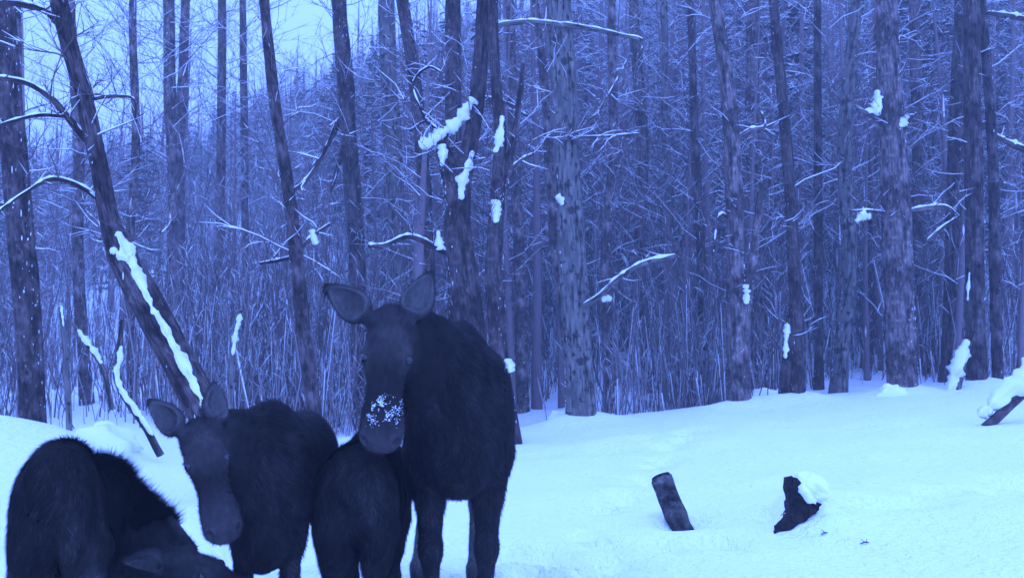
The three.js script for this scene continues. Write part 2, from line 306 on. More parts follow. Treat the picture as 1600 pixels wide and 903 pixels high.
// far wood on the hillside, thicket at its foot, and the trees between that can be told apart
{
  const r = rng(5), far = [], low = [], tall = []; let miss = 0;
  while (far.length < 4200) { const d = Math.sqrt(lerp(34 ** 2, 158 ** 2, r())), az = (r() - 0.5) * 1.3, x = az * d, sy = 0.6 + 0.55 * r(); if (opens(x, d, (far.length % 7 < 5 ? kinds[far.length % 7].h : 12) * sy, r, far.length % 7 < 5 ? 0.12 : 0)) { if (++miss > 60000) break; continue; } far.push([x, groundY(x, -d), -d, r() * 6.28, 0.75 + 0.5 * r(), sy]); }
  scatter('distant_forest', [...forest.map(f => f.all.geo()), conifer(71).geo(), conifer(72).geo()], far, ['hazy far wood of tall straight trunks on the hillside', 'hazy far wood of short dense trees on the hillside', 'hazy far wood of the tallest trees on the hillside', 'hazy far wood of thin crooked trees on the hillside', 'hazy far wood of broad spreading trees on the hillside', 'dark far conifers with snow on their boughs on the hillside', 'dark ragged conifers scattered through the hillside wood'], 'forest');
  while (low.length < 1150) { const az = (r() - 0.5) * 1.25, t = r() * r(), d0 = 21 + az * 5, d = d0 + 0.6 + 34 * t, x = az * d; if (d < edge(x) + 0.5 || noise3(x * 0.45, 3, d * 0.3) + 0.35 < r() * 0.9) continue; low.push([x, groundY(x, -d), -d, r() * 6.28, 0.7 + 0.6 * r(), 0.6 + 0.8 * r()]); }
  scatter('thicket', [1, 2, 3, 4].map(k => sapling(40 + k, 5).geo()), low, ['thin upright saplings crowding the edge of the clearing', 'bare thicket stems between the trunks behind the clearing', 'snow dusted shoots among the trunks behind the clearing', 'dense brush of thin stems under the forest trees'], 'thicket');
  miss = 0;
  while (tall.length < 1500 && miss < 60000) { const az = (r() - 0.5) * 1.25, d = 27 + 42 * r(), x = az * d, sy = 0.6 + 0.7 * r(); if (d < edge(x) + 1 || noise3(x * 0.3, 8, d * 0.2) + 0.4 < r() * 0.9 || opens(x, d, 6.5 * sy, r, 0.02)) { miss++; continue; } tall.push([x, groundY(x, -d), -d, r() * 6.28, 0.8 + 0.6 * r(), sy]); }
  scatter('underwood', [1, 2, 3, 4].map(k => sapling(60 + k, 4, 6, 34).geo()), tall, ['tall whippy underwood with fine snowy twigs behind the clearing', 'fine bare underwood rising among the forest trunks', 'twiggy young growth dusted with snow in the forest', 'tangled slim stems in the depth of the forest'], 'underwood');
  const g3 = forest.map(f => ({ t: f.trunk.geo(), c: f.crown.geo(), s: f.snow.geo() })), protos = [];
  const kindLabel = ['slender bare forest tree', 'short forest tree branched low', 'tall clean trunked forest tree', 'thin crooked young forest tree', 'wide spreading bare forest tree'];
  const landmarks = [[45, 'thick dark trunk by the snow bank'], [200, 'leaning tree with the snow strip'], [272, 'twin stemmed tree'], [365, 'pair of slim trunks against the sky'], [470, 'dark slender curved trunk'], [555, 'branchy dark trunk'], [620, 'ears of the large moose'], [730, 'broken tree with heavy snow'], [785, 'trunk with white snow pads'], [895, 'broad banded trunk'], [1000, 'long snowy branch of the banded trunk'], [1090, 'gap beside the forked grey tree'], [1155, 'forked grey tree'], [1240, 'dark slim snow streaked trunk'], [1320, 'gap beside the snow collared tree'], [1405, 'snow collared broad trunk'], [1475, 'snow capped leaning stub'], [1527, 'straight dark trunk'], [1590, 'fallen log with thick snow']];
  let n = 0;
  while (n < 230) {
    const az = (r() - 0.5) * 1.16, d = 17 + 22 * Math.sqrt(r()), x = az * d; if (d < edge(x) + 1.2) continue;
    const k = n % 5, s = 0.6 + 0.5 * r(), sy = s * (0.8 + 0.4 * r());
    if (opens(x, d, kinds[k].h * sy, r, 0.04)) continue;
    let o; const px = 800 + F * x / d, near = landmarks.reduce((a, b) => Math.abs(b[0] - px) < Math.abs(a[0] - px) ? b : a);
    if (!protos[k]) { o = thing('forest_tree', V(0, 0, 0), kindLabel[k], 'tree', 'trees of the forest behind the clearing'); mesh('trunk', g3[k].t, M.mixed, o); mesh('crown', g3[k].c, M.mixed, o); mesh('snow', g3[k].s, M.mixed, o, 'stuff'); protos[k] = o; }
    else { o = protos[k].clone(); o.name = numbered('forest_tree'); scene.add(o); }
    o.position.set(x, groundY(x, -d) - 0.05, -d); o.rotation.y = r() * 6.28; o.scale.set(s, sy, s); o.userData.label = kindLabel[k] + ' behind the ' + near[1]; n++;
  }
}

// ------------------------------------------------------------------ the trees that stand out, drawn from the photograph
// stems: [[px, py, radius px], ...] from the foot up; everything of one tree stands at its own distance d
const snowMeshes = [];
function stemGeo(list, d, rough, sides, seed) {
  const pts = list.map(([px, py, , dd]) => P(px, py, d + (dd || 0))), n = Math.max(10, list.length * 5);
  const c = curve(pts, n), rr = sample(list.map(l => l[2] * d / F), n);
  return { c, rr, gb: new GB().tube(c, rr, sides, [1, 1, 1], { rough, seed }) };
}
const shift = (gb, b) => { for (let i = 0; i < gb.p.length; i += 3) { gb.p[i] -= b.x; gb.p[i + 1] -= b.y; gb.p[i + 2] -= b.z; } return gb; };
// lumpy snow along a path of pixels: [px, py, radius px, depth offset]
function snowLump(list, d, seed, n) {
  const N = n || list.length * 9, c = curve(list.map(([px, py, , dd]) => P(px, py, d + (dd || 0))), N), rr = sample(list.map(l => l[2] * d / F), N).map((q, i) => q * (0.85 + 0.75 * fbm(i * 0.3, seed * 1.3, 3, 4)));
  rr[0] *= 0.25; rr[N] *= 0.25;
  return new GB().tube(c, rr, 14, [1, 1, 1], { rough: 0.7, seed, freq: 2.6 });
}
let treeSeed = 1;
function bigTree({ name, label, d, stems, mat, branches = [], snow = [], twigs = 12, from = 0.35, reach = 1.2, extra }) {
  const seed = treeSeed++ * 13, r = rng(seed);
  // the foot goes into the snow: from the lowest drawn point straight on down
  const f = stems[0], foot = P(f[0][0], f[0][1], d), gy = groundY(foot.x, foot.z);
  const base = V(foot.x, gy, foot.z), t = thing(name, base, label, 'tree');
  const crown = new GB(), twigSnow = new GB(), barkSnow = new GB(), wind = r() * 0.8 + (r() < 0.5 ? 2.4 : 0.2);
  stems.forEach((list, k) => {
    const l = list.map(q => q.slice());
    const s = stemGeo(l, d, 0.12, 14, seed + k);
    if (k === 0) { // flare and root into the snow
      const R = s.rr[0], dir = s.c[0].clone().sub(s.c[2]).normalize(), to = s.c[0].clone(); const pts = [], rr = [];
      const drop = Math.max(0.3, to.y - gy + 0.5), q = Math.min(2.2, 1 / Math.max(0.35, -dir.y));
      for (let j = 0; j < 3; j++) { pts.push(to.clone().addScaledVector(dir, drop * q * (3 - j) / 3)); rr.push(R * (1.5 - j * 0.17)); }
      s.c.unshift(...pts); s.rr.unshift(...rr); s.gb = new GB().tube(s.c, s.rr, 16, [1, 1, 1], { rough: 0.14, seed });
    }
    mesh(k ? 'stem' : 'trunk', shift(s.gb, base).geo(), mat, t);
    for (let j = 0; j < 110; j++) { // wind blown snow caught in the bark
      const i = 1 + Math.floor(r() * (s.c.length - 3)), f = r(), p = s.c[i].clone().lerp(s.c[i + 1], f).add(base), Rr = lerp(s.rr[i], s.rr[i + 1], f) * 0.98, a = wind + (r() + r() - 1) * 1.1, z = (0.004 + 0.013 * r() * r() * r()) * (Rr / 0.2 + 0.3), l = z * (1 + 3 * r());
      p.sub(base).add(V(Math.cos(a) * Rr, 0, Math.sin(a) * Rr)); barkSnow.tube([p.clone().add(V(0, -l, 0)), p, p.clone().add(V((r() - 0.5) * z, l, 0))], [z * 0.2, z * (0.5 + 0.5 * r()), z * 0.25], 4, SNOWC, { caps: false });
    }
    const m = k ? Math.ceil(twigs / 2) : twigs;
    for (let j = 0; j < m; j++) {
      const u = from + (0.98 - from) * (j + r()) / m, i = Math.min(s.c.length - 2, Math.floor(u * (s.c.length - 1))), a = r() * 6.283;
      bough(crown, twigSnow, r, s.c[i].clone(), V(Math.cos(a), 0.15 + 0.7 * r(), Math.sin(a)).normalize(), reach * (0.4 + 0.8 * r()), clamp(s.rr[i] * 0.13, 0.005, 0.013), 2, 0.28, [1, 1, 1]);
    }
  });
  if (!barkSnow.empty()) mesh('bark_snow', shift(barkSnow, base).geo(), M.snow, t, 'stuff');
  for (const b of branches) {
    const s = stemGeo(b.path, d, 0.1, 7, seed + 50), o = mesh('branch', shift(s.gb, base).geo(), mat, t), lift = b.snow ?? 0.6;
    for (let j = 0; j < (b.twigs ?? 9); j++) { const i = 1 + Math.floor(r() * (s.c.length - 2)); bough(crown, twigSnow, r, V(s.c[i].x + base.x, s.c[i].y + base.y, s.c[i].z + base.z).sub(base), V(r() - 0.5, r() - 0.3, r() - 0.5).normalize(), 0.25 + 0.45 * r(), clamp(s.rr[i] * 0.4, 0.004, 0.012), 1, 0.5, [1, 1, 1]); }
    if (lift > 0) {
      const up = s.c.map((p, k) => p.clone().add(V(0, s.rr[k] * 0.75 + 0.008 * lift, 0.0)));
      const g = new GB().tube(up, s.rr.map((q, k) => (q * 0.6 + 0.010 * lift) * (0.3 + 1.7 * Math.abs(fbm(k * 0.45, seed * 1.7 + s.c[0].x, 1, 3))) * (k % (s.rr.length - 1) ? 1 : 0.4)), 8, [1, 1, 1], { rough: 0.25, seed });
      mesh('snow', shift(g, base).geo(), M.snow, o);
    }
  }
  for (const list of snow) mesh('snow', shift(snowLump(list, d, seed + list.length), base).geo(), M.snow, t);
  if (!crown.empty()) mesh('crown', shift(crown, base).geo(), M.twig, t);
  if (!twigSnow.empty()) mesh('twig_snow', shift(twigSnow, base).geo(), M.snow, t, 'stuff');
  if (extra) extra(t, base);
  return t;
}
bigTree({
  name: 'leaning_tree', label: 'dark tree leaning over the moose with a strip of snow down its upper side', d: 11, mat: M.darkBark, twigs: 7, from: 0.7, reach: 0.8,
  stems: [[[352, 705, 30], [318, 640, 27], [275, 560, 26], [228, 470, 26], [190, 400, 23], [170, 340, 14], [152, 250, 14], [132, 160, 14], [105, 60, 14], [86, -20, 13], [66, -140, 11]],
    [[200, 420, 20], [182, 398, 17], [172, 386, 12]]],
  branches: [{ path: [[97, 45, 6], [70, 18, 5], [30, 6, 5], [-40, 2, 4]], snow: 0.4 }, { path: [[150, 238, 6], [118, 200, 6], [80, 155, 5], [40, 130, 4], [-30, 118, 3]], snow: 0.7, twigs: 8 },
    { path: [[158, 315, 4], [125, 292, 4], [80, 280, 4], [40, 300, 2], [-10, 335, 2]], snow: 0.9 }, { path: [[100, 182, 3], [60, 180, 3], [-20, 200, 2]], snow: 0.5 }, { path: [[140, 155, 3], [180, 150, 3], [208, 155, 2], [211, 188, 2]], snow: 0.2 }],
  snow: [[[182, 362, 5, -0.12], [198, 392, 9, -0.14], [212, 425, 7, -0.14], [228, 462, 5, -0.15], [242, 492, 4, -0.15]], [[240, 485, 5, -0.15], [260, 520, 5, -0.15], [278, 555, 7, -0.15], [299, 595, 7, -0.15], [321, 640, 6, -0.15]], [[172, 388, 5, -0.16], [186, 396, 7, -0.16], [204, 404, 9, -0.15]]],
});
bigTree({
  name: 'thick_tree', label: 'thick dark trunk standing behind the snow bank and the moose with the bristling mane', d: 14.6, mat: M.darkBark, twigs: 10, from: 0.45,
  stems: [[[50, 660, 21], [46, 560, 20], [38, 440, 21], [26, 300, 20], [15, 180, 19], [8, 60, 18], [2, -60, 17]]], branches: [{ path: [[30, 330, 3], [0, 320, 3], [-30, 330, 2]], snow: 0.7 }],
});
bigTree({ name: 'slim_tree', label: 'slim straight trunk close beside the thick dark trunk', d: 17, mat: M.bark, twigs: 8, from: 0.4, stems: [[[38, 640, 8], [32, 400, 8], [26, 200, 8], [24, -40, 7]]] });
bigTree({ name: 'twin_tree', label: 'pale trunk splitting into two upright stems against the bright sky', d: 29, mat: M.bark, twigs: 44, from: 0.4, reach: 2.8, stems: [[[275, 560, 14], [274, 400, 14], [272, 240, 13], [265, 150, 10], [264, 40, 9], [262, -80, 8]], [[276, 230, 10], [284, 140, 8], [288, 30, 7], [292, -80, 6]]] });
bigTree({ name: 'slim_tree', label: 'slim upright trunk against the sky next to the twin stemmed tree', d: 31, mat: M.bark, twigs: 38, from: 0.45, reach: 2.8, stems: [[[340, 560, 8], [344, 300, 7], [346, 120, 7], [346, -60, 6]]] });
bigTree({ name: 'thin_tree', label: 'thin straight trunk between the slim tree and the dark curved tree', d: 33, mat: M.bark, twigs: 38, from: 0.4, reach: 2.8, stems: [[[384, 560, 6], [382, 300, 6], [380, 120, 6], [378, -60, 5]]] });
bigTree({
  name: 'curved_tree', label: 'dark slender curved trunk rising behind the two middle moose', d: 14, mat: M.darkBark, twigs: 12, from: 0.4, reach: 1,
  stems: [[[497, 700, 12], [487, 620, 12], [472, 500, 11], [460, 380, 11], [449, 290, 10], [436, 210, 9], [424, 120, 9], [413, 10, 8], [405, -100, 7]]],
  branches: [{ path: [[452, 300, 3], [475, 285, 3], [505, 240, 3], [525, 190, 2]], snow: 0.9 }, { path: [[456, 402, 3], [430, 408, 3], [405, 412, 2]], snow: 0.7 }, { path: [[462, 400, 3], [485, 372, 3], [515, 350, 2]], snow: 0.9 }],
  snow: [[[487, 358, 5], [490, 372, 7], [494, 382, 4]]],
});
bigTree({
  name: 'branchy_tree', label: 'dark trunk with many twiggy boughs against the sky above the large moose', d: 23, mat: M.darkBark, twigs: 26, from: 0.35, reach: 1.9, stems: [[[562, 600, 13], [558, 420, 13], [548, 260, 13], [538, 120, 13], [530, 10, 12], [526, -80, 11]]],
  branches: [{ path: [[552, 170, 4], [535, 235, 4], [515, 300, 3]], snow: 1 }, { path: [[545, 150, 4], [520, 210, 4], [490, 260, 3], [465, 295, 2]], snow: 1 }],
});
bigTree({ name: 'pale_tree', label: 'pale straight trunk behind the ears of the large moose', d: 25, mat: M.aspen, twigs: 18, from: 0.45, reach: 2, stems: [[[630, 580, 14], [622, 380, 14], [612, 200, 14], [605, 60, 14], [602, -60, 13]]] });
bigTree({ name: 'tilted_tree', label: 'dark trunk tilting left at its top behind the broken snowy tree', d: 21, mat: M.darkBark, twigs: 14, from: 0.5, reach: 1.6, stems: [[[672, 620, 11], [668, 400, 11], [660, 250, 11], [645, 110, 10], [630, 10, 10], [615, -80, 9]]] });
bigTree({
  name: 'broken_tree', label: 'forked tree behind the large moose with heavy snow on its broken left arm', d: 17, mat: M.darkBark, twigs: 10, from: 0.5,
  stems: [[[752, 700, 30], [742, 580, 26], [728, 450, 24], [716, 350, 21], [722, 285, 15], [740, 195, 13], [752, 90, 12], [760, -60, 11]], [[716, 340, 17], [704, 280, 15], [693, 240, 13], [686, 222, 9]]],
  branches: [{ path: [[716, 400, 5], [690, 392, 5], [660, 376, 5], [636, 370, 4], [600, 384, 4], [575, 384, 3]], snow: 1.2 }, { path: [[745, 152, 3], [770, 155, 3], [800, 165, 3], [825, 182, 2]], snow: 0.8 }, { path: [[690, 235, 4], [700, 205, 4], [725, 175, 4], [742, 152, 3]], snow: 0 }, { path: [[690, 210, 3], [665, 190, 2], [640, 205, 2]], snow: 0.6 }, { path: [[668, 195, 2], [645, 130, 2], [670, 105, 2], [692, 115, 2]], snow: 0.7 }],
  snow: [[[655, 228, 5, -0.1], [664, 224, 11, -0.12], [676, 218, 11, -0.12], [690, 208, 9, -0.1], [706, 198, 10, -0.1], [720, 185, 10, -0.1], [730, 168, 9, -0.1], [742, 154, 8, -0.1]], [[722, 312, 4, -0.2], [722, 285, 9, -0.18], [730, 262, 7, -0.16], [738, 235, 3, -0.14]], [[690, 260, 4, -0.15], [692, 240, 7, -0.15], [690, 225, 6, -0.12]], [[684, 360, 3, -0.2], [686, 378, 6, -0.2], [690, 390, 5, -0.2]]],
});
bigTree({
  name: 'stacked_snow_tree', label: 'dark slim trunk with two white snow pads beside the forked broken tree', d: 16.6, mat: M.darkBark, twigs: 8, from: 0.5, stems: [[[802, 700, 15], [788, 610, 14], [774, 480, 13], [772, 400, 13], [777, 310, 12], [782, 220, 10], [774, 110, 8], [768, -60, 8]], [[777, 330, 9], [792, 270, 7], [806, 200, 5], [818, 100, 4]]],
  snow: [[[774, 348, 3, -0.12], [773, 330, 8, -0.13], [777, 312, 6, -0.12]], [[772, 238, 4, -0.1], [780, 222, 8, -0.1], [783, 200, 5, -0.1], [784, 180, 3, -0.1]], [[793, 560, 4, -0.14], [793, 572, 9, -0.14], [796, 583, 6, -0.14]]],
  branches: [{ path: [[793, 270, 3], [815, 250, 3], [835, 240, 2]], snow: 0.6 }],
});
bigTree({ name: 'straight_dark_tree', label: 'straight dark trunk rising behind the forked broken tree', d: 22, mat: M.darkBark, twigs: 14, from: 0.45, reach: 1.6, stems: [[[720, 620, 14], [712, 400, 14], [709, 200, 13], [708, 60, 13], [707, -60, 12]]] });
bigTree({
  name: 'banded_tree', label: 'broad grey trunk with dark bark bands standing at the clearing edge', d: 20, mat: M.aspen, twigs: 10, from: 0.45,
  stems: [[[908, 655, 25], [905, 580, 22], [898, 470, 21], [891, 350, 21], [886, 220, 20], [879, 90, 20], [872, -20, 20], [868, -90, 19]]],
  branches: [{ path: [[905, 42, 3, -0.3], [870, 38, 4, -0.3], [830, 34, 4, -0.3], [785, 38, 4, -0.3], [752, 48, 3, -0.3], [735, 62, 2, -0.3]], snow: 1 }, { path: [[880, 38, 4, -0.3], [930, 46, 4, -0.3], [975, 56, 3, -0.3], [1004, 64, 3, -0.3], [1003, 85, 2, -0.3]], snow: 1 },
    { path: [[900, 215, 3, -0.3], [945, 214, 3, -0.3], [1000, 209, 2, -0.3]], snow: 0.5 }, { path: [[895, 215, 3, -0.3], [862, 217, 2, -0.3]], snow: 0.5 }, { path: [[906, 205, 3, -0.2], [935, 175, 3, -0.4], [962, 130, 2, -0.5], [985, 85, 2, -0.5]], snow: 0.8 },
    { path: [[912, 478, 4, -0.2], [935, 464, 4, -0.3], [965, 436, 4, -0.4], [1005, 412, 4, -0.4], [1055, 400, 3, -0.4]], snow: 1.2 }],
  snow: [[[870, 305, 5, -0.22], [876, 312, 7, -0.22], [880, 320, 4, -0.22]], [[940, 468, 5, -0.2], [950, 466, 6, -0.2], [956, 468, 4, -0.2]]],
});
bigTree({ name: 'slim_tree', label: 'slim grey trunk slanting up beside the broad banded trunk', d: 21, mat: M.bark, twigs: 9, from: 0.5, stems: [[[896, 640, 8], [884, 520, 8], [870, 400, 9], [860, 290, 8], [852, 150, 7], [838, 20, 6], [830, -50, 5]]], });
bigTree({
  name: 'forked_tree', label: 'grey trunk with a low right fork at the clearing edge beside two snow pillows', d: 20.6, mat: M.bark, twigs: 10, from: 0.45, stems: [[[1157, 636, 19], [1153, 560, 16], [1150, 450, 15], [1148, 320, 14], [1143, 200, 13], [1128, 70, 11], [1112, -30, 10]], [[1160, 520, 10], [1170, 450, 9], [1180, 380, 7], [1190, 300, 6]]],
  branches: [{ path: [[1150, 215, 3], [1175, 202, 3], [1195, 198, 3], [1190, 175, 2]], snow: 0.7 }, { path: [[1143, 345, 3], [1128, 335, 3], [1120, 360, 2], [1116, 400, 2]], snow: 0.9 }],
  snow: [[[1166, 475, 3, -0.15], [1167, 458, 6, -0.15], [1166, 444, 4, -0.15]]],
});
bigTree({ name: 'dark_slim_tree', label: 'dark slim trunk with a snow streak, next to the forked grey tree', d: 20.9, mat: M.darkBark, twigs: 9, from: 0.45, stems: [[[1246, 632, 13], [1247, 540, 11], [1243, 440, 10], [1237, 330, 9], [1228, 200, 9], [1216, 80, 8], [1206, -40, 7]], [[1224, 632, 9], [1232, 540, 8], [1240, 470, 7]]], snow: [[[1228, 560, 3, -0.15], [1229, 530, 5, -0.15], [1231, 505, 3, -0.15]]] });
bigTree({
  name: 'snow_collared_tree', label: 'broad trunk with snow wedged in two high branch forks', d: 21.2, mat: M.bark, twigs: 10, from: 0.5,
  stems: [[[1412, 612, 25], [1408, 520, 23], [1404, 400, 23], [1398, 260, 21], [1391, 130, 19], [1384, -20, 18], [1380, -80, 17]]],
  branches: [{ path: [[1386, 210, 6, -0.1], [1370, 185, 5, -0.2], [1340, 170, 3, -0.3]], snow: 0.6 }, { path: [[1405, 215, 6, -0.1], [1420, 190, 4, -0.2], [1432, 178, 3, -0.3]], snow: 0.6 }, { path: [[1420, 330, 3, -0.1], [1450, 325, 4, -0.2], [1480, 325, 4, -0.2], [1500, 340, 3, -0.2]], snow: 1.2 }, { path: [[1500, 338, 2, -0.2], [1475, 355, 3, -0.2], [1448, 378, 3, -0.2]], snow: 0.9 }, { path: [[1385, 333, 3, -0.1], [1360, 330, 3, -0.2], [1335, 330, 2, -0.3]], snow: 0.7 }],
  snow: [[[1352, 172, 3, -0.2], [1366, 172, 9, -0.25], [1372, 155, 8, -0.22], [1372, 140, 3, -0.2]], [[1404, 202, 4, -0.22], [1412, 190, 7, -0.22], [1420, 180, 5, -0.25]], [[1338, 346, 4, -0.2], [1348, 338, 9, -0.2], [1360, 338, 6, -0.2]]],
});
bigTree({
  name: 'dark_straight_tree', label: 'straight dark trunk beside the snow capped leaning stub at the clearing edge', d: 21.6, mat: M.darkBark, twigs: 8, from: 0.5, stems: [[[1527, 604, 16], [1525, 450, 15], [1523, 300, 14], [1520, 120, 13], [1518, -60, 12]]],
  snow: [[[1513, 470, 1, -0.15], [1514, 450, 2, -0.15], [1516, 425, 1, -0.15]]],
});
bigTree({ name: 'slim_tree', label: 'slim trunk close beside the straight dark trunk, carrying snowy boughs', d: 22, mat: M.darkBark, twigs: 9, from: 0.5, stems: [[[1560, 600, 9], [1556, 420, 9], [1552, 240, 8], [1540, 60, 7], [1530, -60, 6]]], branches: [{ path: [[1554, 210, 3], [1575, 222, 4], [1600, 232, 5], [1640, 240, 5]], snow: 1.5 }, { path: [[1545, 20, 3], [1580, 25, 4], [1605, 30, 4]], snow: 2 }] });
{
  const extra = [[1315, 24, 12, 'aspen'], [1060, 25, 7, 'aspen'], [1485, 25, 13, 'darkBark'], [1185, 26, 12, 'bark'], [950, 24, 8, 'bark'], [1440, 27, 10, 'bark'], [815, 25, 9, 'bark'], [130, 24, 9, 'bark'], [205, 22, 7, 'bark'], [1010, 27, 10, 'bark'], [1100, 24, 7, 'darkBark'], [1280, 25, 7, 'darkBark'], [1355, 28, 9, 'bark']], r = rng(909);
  const where = ['between the forked tree and the snow collared tree', 'standing back beyond the banded tree', 'between the snow collared tree and the dark straight tree', 'behind the forked grey tree', 'close beside the banded tree', 'just behind the snow collared tree', 'between the snow padded tree and the banded tree', 'behind the leaning tree', 'close to the upper leaning tree', 'behind the long snowy branch of the banded tree', 'close to the forked grey tree', 'close to the dark slim tree', 'close to the snow collared tree'];
  extra.forEach(([px, d, rp, m], k) => {
    const lean = (r() - 0.5) * 60, kk = (r() - 0.5) * 14, y0 = 560;
    bigTree({ name: 'background_tree', label: `${m === 'aspen' ? 'pale' : m === 'bark' ? 'grey' : 'dark'} trunk ${where[k]}`, d, mat: M[m], twigs: px < 300 ? 36 : 18, from: 0.35, reach: px < 300 ? 2.6 : 1.7, stems: [[[px, y0, rp], [px + kk + lean * 0.25, 400, rp], [px - kk + lean * 0.5, 220, rp * 0.95], [px + lean * 0.8, 60, rp * 0.85], [px + lean, -70, rp * 0.75]]] });
  });
}

// ------------------------------------------------------------------ sticks, logs, stubs
function stick(name, label, cat, d, list, mat, snowList, twigs = 0, seed = 3) {
  const f = P(list[0][0], list[0][1], d), base = V(f.x, groundY(f.x, f.z), f.z), t = thing(name, base, label, cat), s = stemGeo(list, d, 0.14, 9, seed);
  mesh('wood', shift(s.gb, base).geo(), mat, t);
  if (twigs) { const r = rng(seed), g = new GB(), sn = new GB(); for (let j = 0; j < twigs; j++) { const i = Math.floor(r() * (s.c.length - 1)); bough(g, sn, r, s.c[i].clone(), V((r() - 0.5) * 1.2, (r() - 0.55) * 1.5, (r() - 0.5)).normalize(), 0.3 + 0.5 * r(), 0.007, 1, 0.5, [1, 1, 1]); } mesh('twigs', shift(g, V(0, 0, 0)).geo(), M.twig, t); if (!sn.empty()) mesh('twig_snow', sn.geo(), M.snow, t, 'stuff'); }
  for (const l of snowList || []) mesh('snow', shift(snowLump(l, d, seed), base).geo(), M.snow, t);
  return t;
}
stick('bare_pole', 'thin pale dead pole between the thick dark trunk and the leaning tree', 'pole', 14, [[108, 690, 5], [104, 600, 5], [100, 540, 4], [94, 480, 4]], M.aspen, [[[98, 510, 1, -0.04], [96, 490, 2, -0.04], [94, 478, 2, -0.02]]], 0, 11);
stick('snowy_bent_stem', 'bent snow plastered stem with hanging twigs beside the leaning tree', 'branch', 13.6, [[250, 712, 6], [225, 665, 6], [198, 625, 6], [182, 590, 6], [186, 545, 5], [190, 500, 3]], M.darkBark, [[[238, 680, 3, -0.06], [215, 645, 5, -0.07], [195, 618, 5, -0.07], [182, 590, 4, -0.07], [186, 560, 5, -0.07], [189, 540, 3, -0.07]]], 26, 12);
stick('leaning_stick', 'short snow topped stick leaning beside the pale dead pole', 'branch', 14.2, [[175, 640, 4], [158, 572, 4], [140, 545, 4], [108, 500, 2]], M.bark, [[[158, 568, 3, -0.04], [146, 548, 5, -0.05], [130, 528, 5, -0.05], [120, 515, 2, -0.04]]], 6, 13);
stick('leaning_stick', 'slanting pale stick between the leaning tree and the curved tree', 'branch', 15, [[358, 660, 4], [362, 560, 4], [372, 500, 4], [375, 485, 3]], M.aspen, [[[363, 555, 3, -0.04], [368, 520, 5, -0.04], [375, 490, 3, -0.04]]], 3, 14);
stick('snowy_stub', 'snow capped stub leaning on the straight dark trunk at the clearing edge', 'stump', 21, [[1488, 622, 12], [1496, 590, 10], [1506, 555, 9], [1514, 532, 7]], M.bark, [[[1484, 612, 8, -0.1], [1494, 582, 10, -0.12], [1504, 552, 9, -0.12], [1512, 530, 6, -0.1]]], 0, 15);
{ // snow burdened log sloping up out of the clearing
  const g = onGround(1548, 664), d = -g.z;
  stick('fallen_log', 'fallen log sloping up from the snow with thick snow along its top', 'log', d, [[1540, 668, 8], [1556, 655, 8], [1580, 632, 8], [1612, 600, 9], [1680, 540, 10], [1760, 470, 10]], M.darkBark, [[[1530, 650, 6, 0.05], [1550, 636, 13, 0.05], [1578, 612, 15, 0.05], [1608, 584, 15, 0.05], [1680, 524, 14, 0.05], [1750, 462, 9, 0.05]]], 0, 16);
}
// snow pillows lying at the foot of the trees
[[1190, 606, 20, 10, 'large round snow pillow between the forked tree and dark slim tree'], [1232, 620, 12, 12, 'small snow pillow at the foot of the dark slim tree'], [952, 392, 0, 0, ''], [1392, 612, 16, 12, 'snow drift against the foot of the snow collared tree'], [886, 662, 16, 12, 'snow drift against the foot of the banded tree'], [160, 690, 30, 16, 'snow drift under the bent snowy stem']].forEach(([px, py, w, h, label], i) => {
  if (!label) return;
  const d = i === 5 ? 13.8 : i < 2 ? 22.5 : 20.5, x = (px - 800) / F * d, y = groundY(x, -d), top = P(px, py - h, d).y, W = w * d / F, H = clamp(top - y + 0.2, 0.14, 0.3);
  const g = new THREE.SphereGeometry(1, 28, 18), p = g.attributes.position;
  for (let k = 0; k < p.count; k++) { const a = p.getX(k), b = p.getY(k), c = p.getZ(k), q = 1 + 0.8 * fbm(a * 1.6 + i * 9, b * 1.6, c * 1.6, 4); p.setXYZ(k, a * W * 1.7 * q, (b * q) * H, c * W * q); }
  g.computeVertexNormals(); const o = mesh(numbered('snow_mound'), g, M.snow, scene); o.position.set(x, y - 0.1, -d); tag(o, label, 'snow mound');
});
// post of wood standing out of the snow
{
  const base = LOG.clone(); base.y = groundY(base.x, base.z);
  const t = thing('log_post', base, 'short round log sticking slantwise out of the open snow', 'log'), d = -base.z, top = P(1034, 746, d + 0.22), dir = top.clone().sub(base), bot = base.clone().addScaledVector(dir, -0.35), R = 16.5 * d / F;
  const pts = [], rr = []; for (let k = 0; k <= 14; k++) { pts.push(bot.clone().lerp(top, k / 14).sub(base)); rr.push(R * (1.08 - 0.012 * k + 0.05 * noise3(k * 0.6, 4, 2))); }
  mesh('bark', new GB().tube(pts, rr, 20, [1, 1, 1], { rough: 0.3, seed: 61, caps: true, freq: 2.2 }).geo(), std({ color: B(0.17, 0.155, 0.145), map: rep(barkMap, 0.5, 1.2), bumpMap: rep(barkBump, 1, 2.5), bumpScale: 0.025 }), t);
  const T = dir.clone().normalize(), e = top.clone().sub(base);
  mesh('end_grain', new GB().tube([e.clone().addScaledVector(T, -0.005), e.clone().addScaledVector(T, 0.012), e.clone().addScaledVector(T, 0.02)], [R * 0.98, R * 0.92, R * 0.5], 20, [1, 1, 1], { rough: 0.1, seed: 62 }).geo(), std({ color: B(0.06, 0.045, 0.04), map: rep(barkMap, 1, 8) }), t);
}
